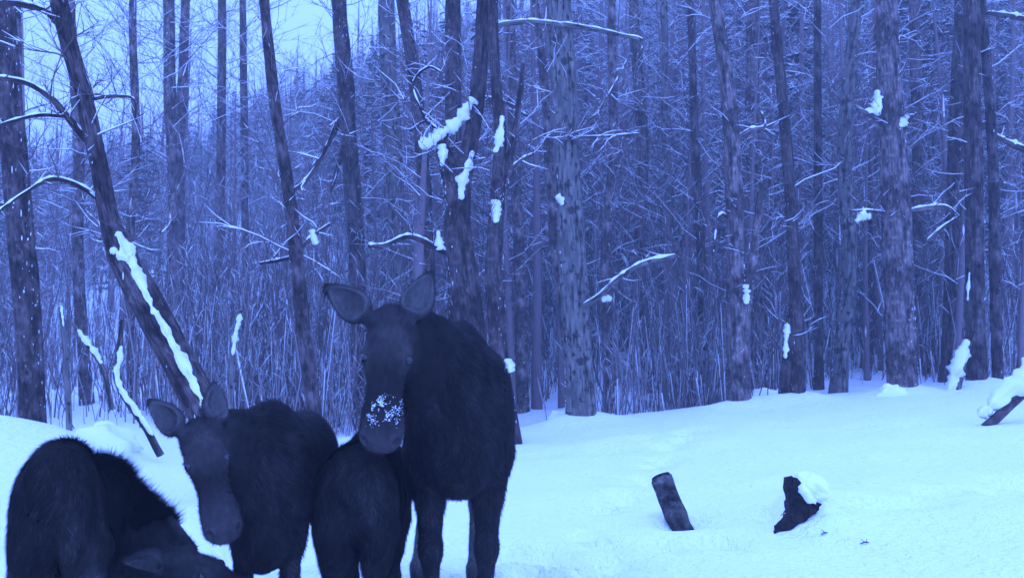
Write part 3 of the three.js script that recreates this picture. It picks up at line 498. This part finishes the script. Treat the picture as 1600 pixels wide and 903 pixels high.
// dark broken stump under a cap of snow
{
  const base = STUMP.clone(); base.y = groundY(base.x, base.z);
  const t = thing('broken_stump', base, 'dark jagged broken stump half buried under a cap of snow', 'stump'), d = -base.z, k = d / F;
  const o = [[1239, 748], [1247, 753], [1254, 757], [1253, 768], [1257, 778], [1268, 783], [1281, 789], [1276, 800], [1262, 812], [1246, 822], [1228, 831], [1209, 836], [1219, 823], [1231, 810], [1240, 798], [1241, 774]];
  const jr = rng(321), o2 = []; o.forEach(([x, y], i) => { const [u, v] = o[(i + 1) % o.length]; for (let j = 0; j < 4; j++) o2.push([lerp(x, u, j / 4) + (jr() - 0.5) * 3, lerp(y, v, j / 4) + (jr() - 0.5) * 3]); });
  const sh = new THREE.Shape(o2.map(([x, y]) => new THREE.Vector2((x - 1236) * k, (826 - y) * k)));
  const g = new THREE.ExtrudeGeometry(sh, { depth: 0.16, bevelEnabled: true, bevelSize: 0.006, bevelThickness: 0.012, bevelSegments: 2, steps: 4, curveSegments: 4 });
  const p = g.attributes.position; for (let i = 0; i < p.count; i++) { const x = p.getX(i), y = p.getY(i), z = p.getZ(i); p.setXYZ(i, x + 0.02 * fbm(x * 9, y * 9, z * 9, 3) - (0.16 - z) * 0.1, y - (0.16 - z) * 0.2, z - 0.16 + 0.05 * fbm(x * 6, y * 6, 2, 3)); }
  g.computeVertexNormals(); mesh('wood', g, std({ color: B(0.05, 0.04, 0.036), map: rep(barkMap, 3, 3), bumpMap: rep(barkBump, 4, 4), bumpScale: 0.02 }), t);
  const cap = new THREE.SphereGeometry(1, 40, 28), q = cap.attributes.position;
  for (let i = 0; i < q.count; i++) { const a = q.getX(i), b = q.getY(i), c = q.getZ(i), n = 1 + 0.55 * fbm(a * 2 + 3, b * 2, c * 2, 5); q.setXYZ(i, a * 0.15 * n, b * 0.13 * n, c * 0.24 * n); }
  cap.computeVertexNormals(); const cm = mesh('snow', cap, M.snow, t); cm.position.set(38 * k, 52 * k, -0.2); cm.rotation.z = -0.25;
}
[[1290, 835, 7, 'tiny dark twig lying on the snow beside the broken stump'], [1352, 850, 8, 'small forked twig lying on the open snow beyond the broken stump']].forEach(([px, py, w, label], i) => {
  const b = onGround(px, py), t = thing('fallen_twig', V(b.x, groundY(b.x, b.z), b.z), label, 'twig'), g = new GB(), L = w * -b.z / F;
  g.tube([V(-L, 0.004, 0.02), V(0, 0.012, 0), V(L, 0.006, -0.02)], [0.004, 0.006, 0.003], 5); g.twig(V(0, 0.012, 0), V(-L * 0.5, 0.03, -0.06), 0.004, [1, 1, 1]); if (i) g.twig(V(L * 0.3, 0.01, 0), V(L * 0.2, 0.05, 0.03), 0.004, [1, 1, 1]);
  mesh('wood', g.geo(), M.twig, t);
});

// ------------------------------------------------------------------ moose: one smooth field each, meshed with surface nets
const E = (c, r, col, k = 0.07, basis = null) => ({ t: 0, c, r, col, k, basis });
const R = (a, b, ra, rb, col, k = 0.05) => ({ t: 1, a, b, ra, rb, col, k });
function prim(q, x, y, z) {
  if (q.t === 0) {
    let dx = x - q.c[0], dy = y - q.c[1], dz = z - q.c[2];
    if (q.basis) { const b = q.basis, u = dx * b[0].x + dy * b[0].y + dz * b[0].z, v = dx * b[1].x + dy * b[1].y + dz * b[1].z, w = dx * b[2].x + dy * b[2].y + dz * b[2].z; dx = u; dy = v; dz = w; if (q.leaf) { const m = clamp(1 - q.leaf * dx / q.r[0], 0.3, 2); dy /= m; dz /= m; } }
    const r = q.r, a = dx / r[0], b = dy / r[1], c = dz / r[2], k0 = Math.sqrt(a * a + b * b + c * c), e = dx / (r[0] * r[0]), f = dy / (r[1] * r[1]), g = dz / (r[2] * r[2]), k1 = Math.sqrt(e * e + f * f + g * g);
    return k1 < 1e-9 ? -Math.min(r[0], r[1], r[2]) : k0 * (k0 - 1) / k1;
  }
  const bx = q.b[0] - q.a[0], by = q.b[1] - q.a[1], bz = q.b[2] - q.a[2], px = x - q.a[0], py = y - q.a[1], pz = z - q.a[2], h = clamp((px * bx + py * by + pz * bz) / (bx * bx + by * by + bz * bz + 1e-12));
  const ex = px - bx * h, ey = py - by * h, ez = pz - bz * h; return Math.sqrt(ex * ex + ey * ey + ez * ez) - lerp(q.ra, q.rb, h);
}
function field(list, cuts, x, y, z) {
  let d = 1e9;
  for (let i = 0; i < list.length; i++) { const q = list[i], e = prim(q, x, y, z), k = q.k, h = Math.max(k - Math.abs(d - e), 0) / k; d = Math.min(d, e) - h * h * k * 0.25; }
  for (let i = 0; i < cuts.length; i++) { const e = -prim(cuts[i], x, y, z), k = cuts[i].k, h = Math.max(k - Math.abs(d - e), 0) / k; d = Math.max(d, e) + h * h * k * 0.25; }
  return d;
}
function nets(list, cuts, lo, hi, cell, skip, out) {
  const n = [0, 1, 2].map(k => Math.ceil((hi[k] - lo[k]) / cell) + 1), [nx, ny, nz] = n, f = new Float32Array(nx * ny * nz).fill(9), BL = 8;
  for (let bz = 0; bz < nz; bz += BL) for (let by = 0; by < ny; by += BL) for (let bx = 0; bx < nx; bx += BL) {
    const cx = lo[0] + (bx + BL / 2) * cell, cy = lo[1] + (by + BL / 2) * cell, cz = lo[2] + (bz + BL / 2) * cell, rad = BL * cell * 0.9;
    const ds = list.map(q => prim(q, cx, cy, cz)), m = Math.min(...ds);
    if (m > rad * 1.6 + 0.12) continue;
    const near = list.filter((q, i) => ds[i] < m + rad * 3.2 + 0.16);
    for (let z = bz; z < Math.min(nz, bz + BL); z++) for (let y = by; y < Math.min(ny, by + BL); y++) for (let x = bx; x < Math.min(nx, bx + BL); x++) f[(z * ny + y) * nx + x] = field(near, cuts, lo[0] + x * cell, lo[1] + y * cell, lo[2] + z * cell);
  }
  const id = new Int32Array(nx * ny * nz).fill(-1), E2 = [[0, 1], [2, 3], [4, 5], [6, 7], [0, 2], [1, 3], [4, 6], [5, 7], [0, 4], [1, 5], [2, 6], [3, 7]], v = new Float32Array(8);
  for (let z = 0; z < nz - 1; z++) for (let y = 0; y < ny - 1; y++) for (let x = 0; x < nx - 1; x++) {
    let mask = 0; for (let c = 0; c < 8; c++) { v[c] = f[((z + (c >> 2)) * ny + y + ((c >> 1) & 1)) * nx + x + (c & 1)]; if (v[c] < 0) mask |= 1 << c; }
    if (mask === 0 || mask === 255) continue;
    let px = 0, py = 0, pz = 0, m = 0;
    for (const [a, b] of E2) if ((v[a] < 0) !== (v[b] < 0)) { const t = v[a] / (v[a] - v[b]); px += (a & 1) + t * ((b & 1) - (a & 1)); py += ((a >> 1) & 1) + t * (((b >> 1) & 1) - ((a >> 1) & 1)); pz += (a >> 2) + t * ((b >> 2) - (a >> 2)); m++; }
    id[(z * ny + y) * nx + x] = out.p.length / 3; out.p.push(lo[0] + (x + px / m) * cell, lo[1] + (y + py / m) * cell, lo[2] + (z + pz / m) * cell);
  }
  const at = (x, y, z) => id[(z * ny + y) * nx + x], quad = (a, b, c, d, flip, x, y, z) => {
    if (a < 0 || b < 0 || c < 0 || d < 0) return; if (skip && skip(lo[0] + x * cell, lo[1] + y * cell, lo[2] + z * cell)) return;
    if (flip) out.i.push(a, c, b, a, d, c); else out.i.push(a, b, c, a, c, d);
  };
  for (let z = 1; z < nz - 1; z++) for (let y = 1; y < ny - 1; y++) for (let x = 1; x < nx - 1; x++) {
    const k = (z * ny + y) * nx + x, s = f[k] < 0;
    if (s !== (f[k + 1] < 0)) quad(at(x, y - 1, z - 1), at(x, y, z - 1), at(x, y, z), at(x, y - 1, z), !s, x, y, z);
    if (s !== (f[k + nx] < 0)) quad(at(x - 1, y, z - 1), at(x - 1, y, z), at(x, y, z), at(x, y, z - 1), !s, x, y, z);
    if (s !== (f[k + nx * ny] < 0)) quad(at(x - 1, y - 1, z), at(x, y - 1, z), at(x, y, z), at(x - 1, y, z), !s, x, y, z);
  }
}
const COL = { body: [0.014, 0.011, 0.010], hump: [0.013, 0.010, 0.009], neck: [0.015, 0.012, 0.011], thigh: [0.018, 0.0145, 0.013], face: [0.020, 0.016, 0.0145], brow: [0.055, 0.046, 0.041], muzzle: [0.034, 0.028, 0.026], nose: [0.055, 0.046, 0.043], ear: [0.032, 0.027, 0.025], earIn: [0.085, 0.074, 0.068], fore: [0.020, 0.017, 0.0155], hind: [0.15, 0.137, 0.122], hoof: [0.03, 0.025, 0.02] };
/* o: s size, yaw, at (world x, z), drop (how far the shoulders sink), head {poll, tip (world), roll, ears}, front/hind leg offsets */
function moose(o, label, seed) {
  const s = o.s, hindCol = o.darkLegs ? COL.thigh : COL.hind, rnd = rng(seed), base = V(o.at[0], groundY(o.at[0], o.at[1]), o.at[1]);
  const t = thing('moose', base, label, 'moose', 'moose standing together in the clearing'); t.rotation.y = o.yaw;
  t.updateMatrixWorld(true);
  const inv = t.matrixWorld.clone().invert(), loc = p => p.clone().applyMatrix4(inv);
  const dr = z => (o.drop || 0) * sstep(-0.45, 0.4, z), c = (x, y, z) => [x * s, (y - dr(z)) * s, z * s], rr = (...a) => a.map(q => q * s), L = [];
  const W = o.wide || 1;
  L.push(E(c(0, 1.22, 0.15), rr(0.285 * W, 0.40, 0.60), COL.body), E(c(0, 1.2, -0.3), rr(0.30 * W, 0.33, 0.5), COL.body), E(c(0, 1.34, -0.62), rr(0.25 * W, 0.30, 0.36), COL.thigh),
    E(c(0, 1.50, 0.34), rr(0.15, 0.27, 0.36), COL.hump, 0.14), E(c(0, 1.42, -0.1), rr(0.17, 0.17, 0.55), COL.hump, 0.1), E(c(0, 1.06 - (o.deep || 0), 0.52), rr(0.2, 0.27, 0.22), COL.body, 0.1), R(c(0, 1.42, -0.9), c(0, 1.28, -1.0), 0.05 * s, 0.03 * s, COL.body));
  for (const sg of [-1, 1]) {
    const fo = (o.front && o.front[sg < 0 ? 0 : 1]) || [0, 0], ho = (o.hind && o.hind[sg < 0 ? 0 : 1]) || [0, 0];
    const leg = (x, y, z) => [x * s, y * s, z * s], dy = -(o.drop || 0);
    L.push(E(c(sg * 0.18, 1.2, 0.4), rr(0.13, 0.36, 0.22), COL.body), E(c(sg * 0.165 * W, 1.12, -0.68), rr(0.125 * W, 0.34, 0.23), COL.thigh));
    const fx = sg * 0.17, hx = sg * 0.155;
    L.push(R(c(sg * 0.185, 1.02, 0.40), leg(fx + fo[0] * 0.3, 0.80 + dy, 0.38 + fo[1] * 0.3), 0.125 * s, 0.085 * s, COL.body), R(leg(fx + fo[0] * 0.3, 0.80 + dy, 0.38 + fo[1] * 0.3), leg(fx + fo[0] * 0.6, 0.5 + dy * 0.4, 0.42 + fo[1] * 0.6), 0.085 * s, 0.058 * s, COL.fore), E(leg(fx + fo[0] * 0.6, 0.5 + dy * 0.4, 0.43 + fo[1] * 0.6), rr(0.06, 0.085, 0.062), COL.fore, 0.03),
      R(leg(fx + fo[0] * 0.6, 0.5 + dy * 0.4, 0.42 + fo[1] * 0.6), leg(fx + fo[0], 0.13, 0.40 + fo[1]), 0.052 * s, 0.038 * s, COL.fore), R(leg(fx + fo[0], 0.13, 0.40 + fo[1]), leg(fx + fo[0], 0.02, 0.46 + fo[1]), 0.043 * s, 0.05 * s, COL.hoof));
    L.push(R(c(sg * 0.165, 1.0, -0.58), leg(hx + ho[0] * 0.3, 0.82, -0.66 + ho[1] * 0.3), 0.14 * s, 0.095 * s, COL.thigh), R(leg(hx + ho[0] * 0.3, 0.82, -0.66 + ho[1] * 0.3), leg(hx + ho[0] * 0.6, 0.58, -0.84 + ho[1] * 0.6), 0.095 * s, 0.055 * s, hindCol), E(leg(hx + ho[0] * 0.6, 0.57, -0.855 + ho[1] * 0.6), rr(0.048, 0.085, 0.065), hindCol, 0.03),
      R(leg(hx + ho[0] * 0.6, 0.58, -0.84 + ho[1] * 0.6), leg(hx + ho[0], 0.14, -0.78 + ho[1]), 0.052 * s, 0.04 * s, hindCol), R(leg(hx + ho[0], 0.14, -0.78 + ho[1]), leg(hx + ho[0], 0.02, -0.72 + ho[1]), 0.043 * s, 0.05 * s, COL.hoof));
  }
  // head frame: Z along the muzzle, Y out of the forehead
  const hs = o.hs || s, poll = loc(o.head.poll), tip = loc(o.head.tip), Z = tip.clone().sub(poll).normalize(), Y = V(...(o.head.face || [0, 1, 0])); if (o.head.face) Y.transformDirection(inv); Y.addScaledVector(Z, -Z.dot(Y));
  if (Y.length() < 0.05) Y.set(0, 0, 1); Y.normalize(); let X = V(0, 0, 0).crossVectors(Y, Z).normalize(); const roll = o.head.roll || 0;
  { const cx = Math.cos(roll), sx = Math.sin(roll), X2 = X.clone().multiplyScalar(cx).addScaledVector(Y, sx), Y2 = Y.clone().multiplyScalar(cx).addScaledVector(X, -sx); X = X2; Y.copy(Y2); }
  const hw = o.hw || 1, H = (x, y, z) => { const q = poll.clone().addScaledVector(X, x * hs * hw).addScaledVector(Y, y * hs).addScaledVector(Z, z * hs); return [q.x, q.y, q.z]; }, bas = [X, Y, Z], hr = (...a) => a.map(q => q * hs), hx3 = (a, b, q) => [a * hs * hw, b * hs, q * hs];
  // neck
  const wN = c(0, 1.42, 0.48), wL = c(0, 1.16, 0.58), nk = H(0, -0.10, -0.06);
  const mid = [0, 1, 2].map(k => (wN[k] * 0.45 + nk[k] * 0.55)); mid[1] += (o.neckLift || 0);
  L.push(R(wN, mid, 0.23 * s, 0.2 * s, COL.neck, 0.12), R(mid, nk, 0.2 * s, 0.105 * hs, COL.neck, 0.08), R(wL, H(0, -0.2, 0.03), 0.2 * s, 0.1 * hs, COL.neck, 0.12));
  const nBody = L.length;
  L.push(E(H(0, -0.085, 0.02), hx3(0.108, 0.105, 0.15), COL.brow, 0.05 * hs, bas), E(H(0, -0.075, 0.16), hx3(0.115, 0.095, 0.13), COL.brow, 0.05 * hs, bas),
    R(H(0, -0.085, 0.16), H(0, -0.10, 0.46), 0.098 * hs * hw, 0.082 * hs * hw, COL.face, 0.05 * hs), R(H(0, -0.17, 0.08), H(0, -0.175, 0.46), 0.085 * hs, 0.062 * hs * hw, COL.face, 0.06 * hs),
    E(H(0, -0.115, 0.545), hx3(0.098, 0.105, 0.14), COL.muzzle, 0.08 * hs, bas), E(H(0, -0.155, 0.62), hx3(0.096, 0.095, 0.085), COL.nose, 0.07 * hs, bas), E(H(0, -0.225, 0.53), hx3(0.055, 0.045, 0.075), COL.nose, 0.03 * hs, bas));
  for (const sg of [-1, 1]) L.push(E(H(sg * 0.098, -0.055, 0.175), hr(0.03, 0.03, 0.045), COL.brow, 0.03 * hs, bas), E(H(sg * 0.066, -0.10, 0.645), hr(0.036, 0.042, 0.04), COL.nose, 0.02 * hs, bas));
  const cuts = [];
  for (const sg of [-1, 1]) cuts.push(Object.assign(E(H(sg * 0.082, -0.09, 0.672), hr(0.027, 0.034, 0.032), COL.hump, 0.012 * hs, bas)), Object.assign(E(H(sg * 0.125, -0.055, 0.185), hr(0.02, 0.016, 0.026), COL.hump, 0.015 * hs, bas)));
  cuts.push(E(H(0, -0.215, 0.64), hr(0.12, 0.008, 0.1), COL.hump, 0.012 * hs, bas));
  // ears: cupped leaves; each given by its direction in the head frame (x out, y up, z forward) and where its cup faces
  o.head.ears.forEach(([dir, face], k) => {
    const sg = k ? 1 : -1, D = V(0, 0, 0).addScaledVector(X, dir[0]).addScaledVector(Y, dir[1]).addScaledVector(Z, dir[2]).normalize(), N = V(0, 0, 0).addScaledVector(X, face[0]).addScaledVector(Y, face[1]).addScaledVector(Z, face[2]); N.addScaledVector(D, -N.dot(D)).normalize(); const Wd = V(0, 0, 0).crossVectors(N, D);
    const at = (u, n) => { const b = H(sg * 0.085, -0.015, -0.03); return [b[0] + D.x * u * hs + N.x * n * hs, b[1] + D.y * u * hs + N.y * n * hs, b[2] + D.z * u * hs + N.z * n * hs]; }, eb = [D, Wd, N];
    L.push(R(at(0, 0), at(0.10, 0), 0.046 * hs, 0.04 * hs, COL.ear, 0.03 * hs), Object.assign(E(at(0.195, 0), hr(0.162, 0.088, 0.046), COL.ear, 0.015 * hs, eb), { leaf: 0.55 }));
    cuts.push(Object.assign(E(at(0.198, 0.034), hr(0.126, 0.065, 0.046), COL.earIn, 0.008 * hs, eb), { leaf: 0.55, inner: true }));
  });
  // mesh the field: body with coarse cells, head with fine ones
  const hp = [H(0, -0.08, 0.18)], hc = hp[0], hb = 0.68 * hs, out = { p: [], i: [] };
  const inHead = (x, y, z) => Math.abs(x - hc[0]) < hb && Math.abs(y - hc[1]) < hb && Math.abs(z - hc[2]) < hb;
  let lo = [9, 9, 9], hi = [-9, -9, -9];
  for (const q of L) { const rs = q.t ? Math.max(q.ra, q.rb) : Math.max(...q.r), ps = q.t ? [q.a, q.b] : [q.c]; for (const a of ps) for (let k = 0; k < 3; k++) { lo[k] = Math.min(lo[k], a[k] - rs - 0.03); hi[k] = Math.max(hi[k], a[k] + rs + 0.03); } }
  nets(L, cuts, lo, hi, 0.017, inHead, out);
  nets(L, cuts, hc.map(q => q - hb - 0.02), hc.map(q => q + hb + 0.02), 0.0075 * (hs / 0.85), (x, y, z) => !inHead(x, y, z), out);
  const N = out.p.length / 3, nrm = new Float32Array(N * 3), col = new Float32Array(N * 3), e = 0.004;
  const shade = (x, y, z, dst, k) => {
    let w = 0, a = 0, b = 0, g = 0;
    for (const q of L) { const u = Math.exp(-Math.max(-0.02, prim(q, x, y, z)) / 0.018); w += u; a += u * q.col[0]; b += u * q.col[1]; g += u * q.col[2]; }
    for (const q of cuts) if (q.inner) { const u = 30 * Math.exp(-Math.abs(prim(q, x, y, z)) / 0.004); w += u; a += u * q.col[0]; b += u * q.col[1]; g += u * q.col[2]; }
    const m = (1 + 0.55 * fbm(x * 7 + seed, y * 7, z * 7, 4) + 0.25 * noise3(x * 60, y * 25, z * 60)) / w; dst[k] = a * m; dst[k + 1] = b * m; dst[k + 2] = g * m;
  };
  for (let i = 0; i < N; i++) {
    const x = out.p[i * 3], y = out.p[i * 3 + 1], z = out.p[i * 3 + 2], f = (a, b, g) => field(L, cuts, a, b, g), gx = f(x + e, y, z) - f(x - e, y, z), gy = f(x, y + e, z) - f(x, y - e, z), gz = f(x, y, z + e) - f(x, y, z - e), l = Math.hypot(gx, gy, gz) || 1;
    nrm[i * 3] = gx / l; nrm[i * 3 + 1] = gy / l; nrm[i * 3 + 2] = gz / l; shade(x, y, z, col, i * 3);
  }
  const g = new THREE.BufferGeometry(); g.setAttribute('position', new THREE.Float32BufferAttribute(out.p, 3)); g.setAttribute('normal', new THREE.BufferAttribute(nrm, 3)); g.setAttribute('color', new THREE.BufferAttribute(col, 3)); g.setIndex(out.i);
  mesh('body', g, M.fur, t);
  // coat: short hairs lying back and down, longer on hump and neck
  const fp = [], fn = [], fc = [], fi = [], area = [], tri = out.i.length / 3; let tot = 0;
  const va = (i, k) => out.p[i * 3 + k];
  for (let k = 0; k < tri; k++) { const [a, b, d] = [out.i[k * 3], out.i[k * 3 + 1], out.i[k * 3 + 2]], ux = va(b, 0) - va(a, 0), uy = va(b, 1) - va(a, 1), uz = va(b, 2) - va(a, 2), wx = va(d, 0) - va(a, 0), wy = va(d, 1) - va(a, 1), wz = va(d, 2) - va(a, 2); tot += Math.hypot(uy * wz - uz * wy, uz * wx - ux * wz, ux * wy - uy * wx) / 2; area.push(tot); }
  const pick = q => { let a = 0, b = tri - 1; while (a < b) { const m = a + b >> 1; if (area[m] < q) a = m + 1; else b = m; } return a; };
  const hairs = o.hairs || 70000, ridge = o.mane || 0, mp = [], mn = [], mc = [], mi = [];
  const ridgeTop = [c(0, 1.7, 0.1), c(0, 1.75, 0.36), wN, mid, nk];
  for (let h = 0; h < hairs; h++) {
    const k = pick(rnd() * tot), ia = out.i[k * 3], ib = out.i[k * 3 + 1], ic = out.i[k * 3 + 2]; let u = rnd(), v = rnd(); if (u + v > 1) { u = 1 - u; v = 1 - v; }
    const w = 1 - u - v, px = va(ia, 0) * w + va(ib, 0) * u + va(ic, 0) * v, py = va(ia, 1) * w + va(ib, 1) * u + va(ic, 1) * v, pz = va(ia, 2) * w + va(ib, 2) * u + va(ic, 2) * v;
    const nx = nrm[ia * 3], ny = nrm[ia * 3 + 1], nz = nrm[ia * 3 + 2], head = inHead(px, py, pz) && Math.hypot(px - hc[0], py - hc[1], pz - hc[2]) < 0.56 * hs && prim({ t: 1, a: H(0, -0.1, 0.0), b: H(0, -0.1, 0.6), ra: 0.42 * hs, rb: 0.3 * hs }, px, py, pz) < 0;
    if (py < 0.1 * s) continue;
    let long = head ? 0.011 + 0.008 * rnd() : 0.028 + 0.028 * rnd(); if (py < 0.7 * s) long *= 0.6;
    const cl = 0.9 * noise3(px * 16, py * 10 + seed, pz * 16); let dx = cl + (rnd() - 0.5) * 0.5, dyy = -0.75 + (rnd() - 0.5) * 0.5, dz = -0.6 + (rnd() - 0.5) * 0.5;
    if (head) { dx = -Z.x * 0.3 + (rnd() - 0.5) * 0.8; dyy = -Z.y * 0.3 + (rnd() - 0.5) * 0.8; dz = -Z.z * 0.3 + (rnd() - 0.5) * 0.8; }
    const dn = dx * nx + dyy * ny + dz * nz, lift = head ? 0.35 : 0.3; dx += nx * (lift - dn); dyy += ny * (lift - dn); dz += nz * (lift - dn);
    const l = Math.hypot(dx, dyy, dz) || 1; dx /= l; dyy /= l; dz /= l;
    let sx = dyy * nz - dz * ny, sy = dz * nx - dx * nz, sz = dx * ny - dyy * nx; const sl = Math.hypot(sx, sy, sz) || 1, wd = (head ? 0.0011 : 0.0021) / sl;
    const q = fp.length / 3, guard = !head && rnd() < 0.12 ? 2.4 : 1, tint = (0.45 + 0.8 * rnd() + 0.9 * Math.max(0, noise3(px * 22 + seed, py * 9, pz * 22))) * guard;
    fp.push(px - sx * wd, py - sy * wd, pz - sz * wd, px + sx * wd, py + sy * wd, pz + sz * wd, px + dx * long, py + dyy * long, pz + dz * long);
    for (let j = 0; j < 3; j++) { fn.push(nx, ny, nz); fc.push(col[ia * 3] * tint, col[ia * 3 + 1] * tint, col[ia * 3 + 2] * tint); } fi.push(q, q + 1, q + 2);
    if (ridge && ny > 0.55 && !head && pz > 0.0 * s && Math.abs(nx) < 0.75) for (let j = 0; j < ridge; j++) {
      const ll = 0.05 + 0.10 * rnd() * rnd(), q2 = mp.length / 3, ax = nx * 0.7 + (rnd() - 0.5) * 0.7, ay = ny * 0.6 + (rnd() - 0.3) * 0.4, az2 = nz * 0.7 - 0.6 * rnd();
      const ox = (rnd() - 0.5) * 0.012; mp.push(px + ox - 0.002, py, pz, px + ox + 0.002, py, pz, px + ox + ax * ll, py + ay * ll, pz + az2 * ll); for (let m = 0; m < 3; m++) { mn.push(nx, ny, nz); mc.push(0.022, 0.018, 0.017); } mi.push(q2, q2 + 1, q2 + 2);
    }
  }
  const mk = (p, n, cc, i) => { const q = new THREE.BufferGeometry(); q.setAttribute('position', new THREE.Float32BufferAttribute(p, 3)); q.setAttribute('normal', new THREE.Float32BufferAttribute(n, 3)); q.setAttribute('color', new THREE.Float32BufferAttribute(cc, 3)); q.setIndex(i); return q; };
  mesh('coat', mk(fp, fn, fc, fi), M.fur, t, 'stuff');
  if (mp.length) mesh('mane', mk(mp, mn, mc, mi), M.fur, t, 'stuff');
  for (const sg of [-1, 1]) { const ey = mesh('eye', new THREE.SphereGeometry(0.027 * hs, 18, 14), M.eye, t); ey.position.set(...H(sg * 0.104, -0.036, 0.196)); }
  if (o.snowNose) { // flakes stuck to the muzzle
    const gb = new GB(), nf = (x, y, z) => field(L, cuts, x, y, z);
    for (let k = 0; k < 1500; k++) {
      const p = V(...H((rnd() + rnd() - 1) * 0.12 - 0.015, 0.1, 0.545 + 0.085 * (rnd() + rnd() + rnd() - 1.5))), dir = Y.clone().multiplyScalar(-1).addScaledVector(Z, -0.35).normalize();
      let ok = false; for (let m = 0; m < 80; m++) { const q = nf(p.x, p.y, p.z); if (q < 0.001) { ok = true; break; } p.addScaledVector(dir, Math.max(0.001, q)); if (p.distanceTo(poll) > 1.2) break; }
      if (!ok) continue; if (noise3(p.x * 30, p.y * 30, p.z * 30) + 0.5 * noise3(p.x * 90, p.y * 90, p.z * 90) < 0.45 * rnd()) continue;
      const z = 0.0010 + 0.0034 * rnd() * rnd(); gb.tube([p.clone().add(V(-z, -z * 0.3, 0)), p, p.clone().add(V(z, z * 0.4 * (rnd() - 0.5), z * 0.5))], [z * 0.5, z, z * 0.5], 5, [1, 1, 1]);
    }
    mesh('snow_flakes', gb.geo(), M.snow, t, 'stuff');
  }
  return t;
}
const RAD = Math.PI / 180;
const flare = [[[-0.62, 0.72, -0.28], [-0.35, 0.35, 0.85]], [[0.34, 0.9, -0.24], [0.3, 0.3, 0.9]]];
// large moose, head up, muzzle dusted with snow
moose({ s: 0.98, hs: 0.885, hw: 1.16, yaw: 2 * RAD, at: [-0.31, -6.28], hairs: 110000, snowNose: true, front: [[0.02, 0.02], [-0.02, 0.0]], hind: [[-0.14, 0], [-0.07, 0.1]], head: { poll: P(608, 508, 5.3), tip: P(592, 692, 5.05), face: [0.1, 0.2, 1], roll: 0.02, ears: [[[-0.78, 0.1, -0.52], [-0.15, 0.9, 0.25]], [[0.34, 0.1, -0.9], [-0.1, 0.9, 0.2]]] } }, 'large moose with head up, ears spread and snow on its muzzle', 501);
// calf looking at the camera, head low
moose({ s: 0.72, hs: 0.725, hw: 1.12, wide: 0.9, yaw: -3 * RAD, at: [-1.24, -5.72], deep: 0.2, hairs: 90000, head: { poll: P(313, 678, 4.92), tip: P(352, 832, 4.66), face: [0.28, 0.25, 1], roll: -0.05, ears: [[[-0.48, 0.1, -0.85], [-0.5, 0.6, 0.3]], [[0.2, 0.05, -0.97], [0.6, 0.75, 0.1]]] } }, 'young moose facing forward with its head lowered and ears up', 502);
// calf beside the large moose, hindquarters towards the camera, head down out of sight
moose({ s: 0.73, yaw: 182 * RAD, at: [-0.83, -6.02], hairs: 80000, drop: 0.1, wide: 1.05, darkLegs: true, hind: [[0.04, 0], [-0.03, 0.05]], head: { poll: V(-0.9, 0.5, -7.0), tip: V(-0.92, 0.12, -7.2), ears: [[[-0.8, 0.3, -0.5], [-0.2, 0.8, 0.3]], [[0.8, 0.3, -0.5], [0.2, 0.8, 0.3]]] } }, 'dark moose with its rump turned, feeding beside the large moose below its muzzle', 503);
// calf seen from behind, bristling mane, neck lowered to the right
moose({ s: 0.75, yaw: 184 * RAD, at: [-2.03, -5.14], hairs: 90000, drop: 0.52, wide: 0.8, mane: 5, head: { poll: P(290, 866, 5.1), tip: P(430, 925, 4.98), face: [-0.3, 0.9, 0.1], ears: [[[-0.3, -0.25, -0.95], [-0.8, -0.4, 0.1]], [[0.45, 0.15, -0.85], [0.8, 0.5, 0.2]]] } }, 'moose seen from behind with rump raised, bristling mane and lowered neck', 504);

renderer.render(scene, camera);
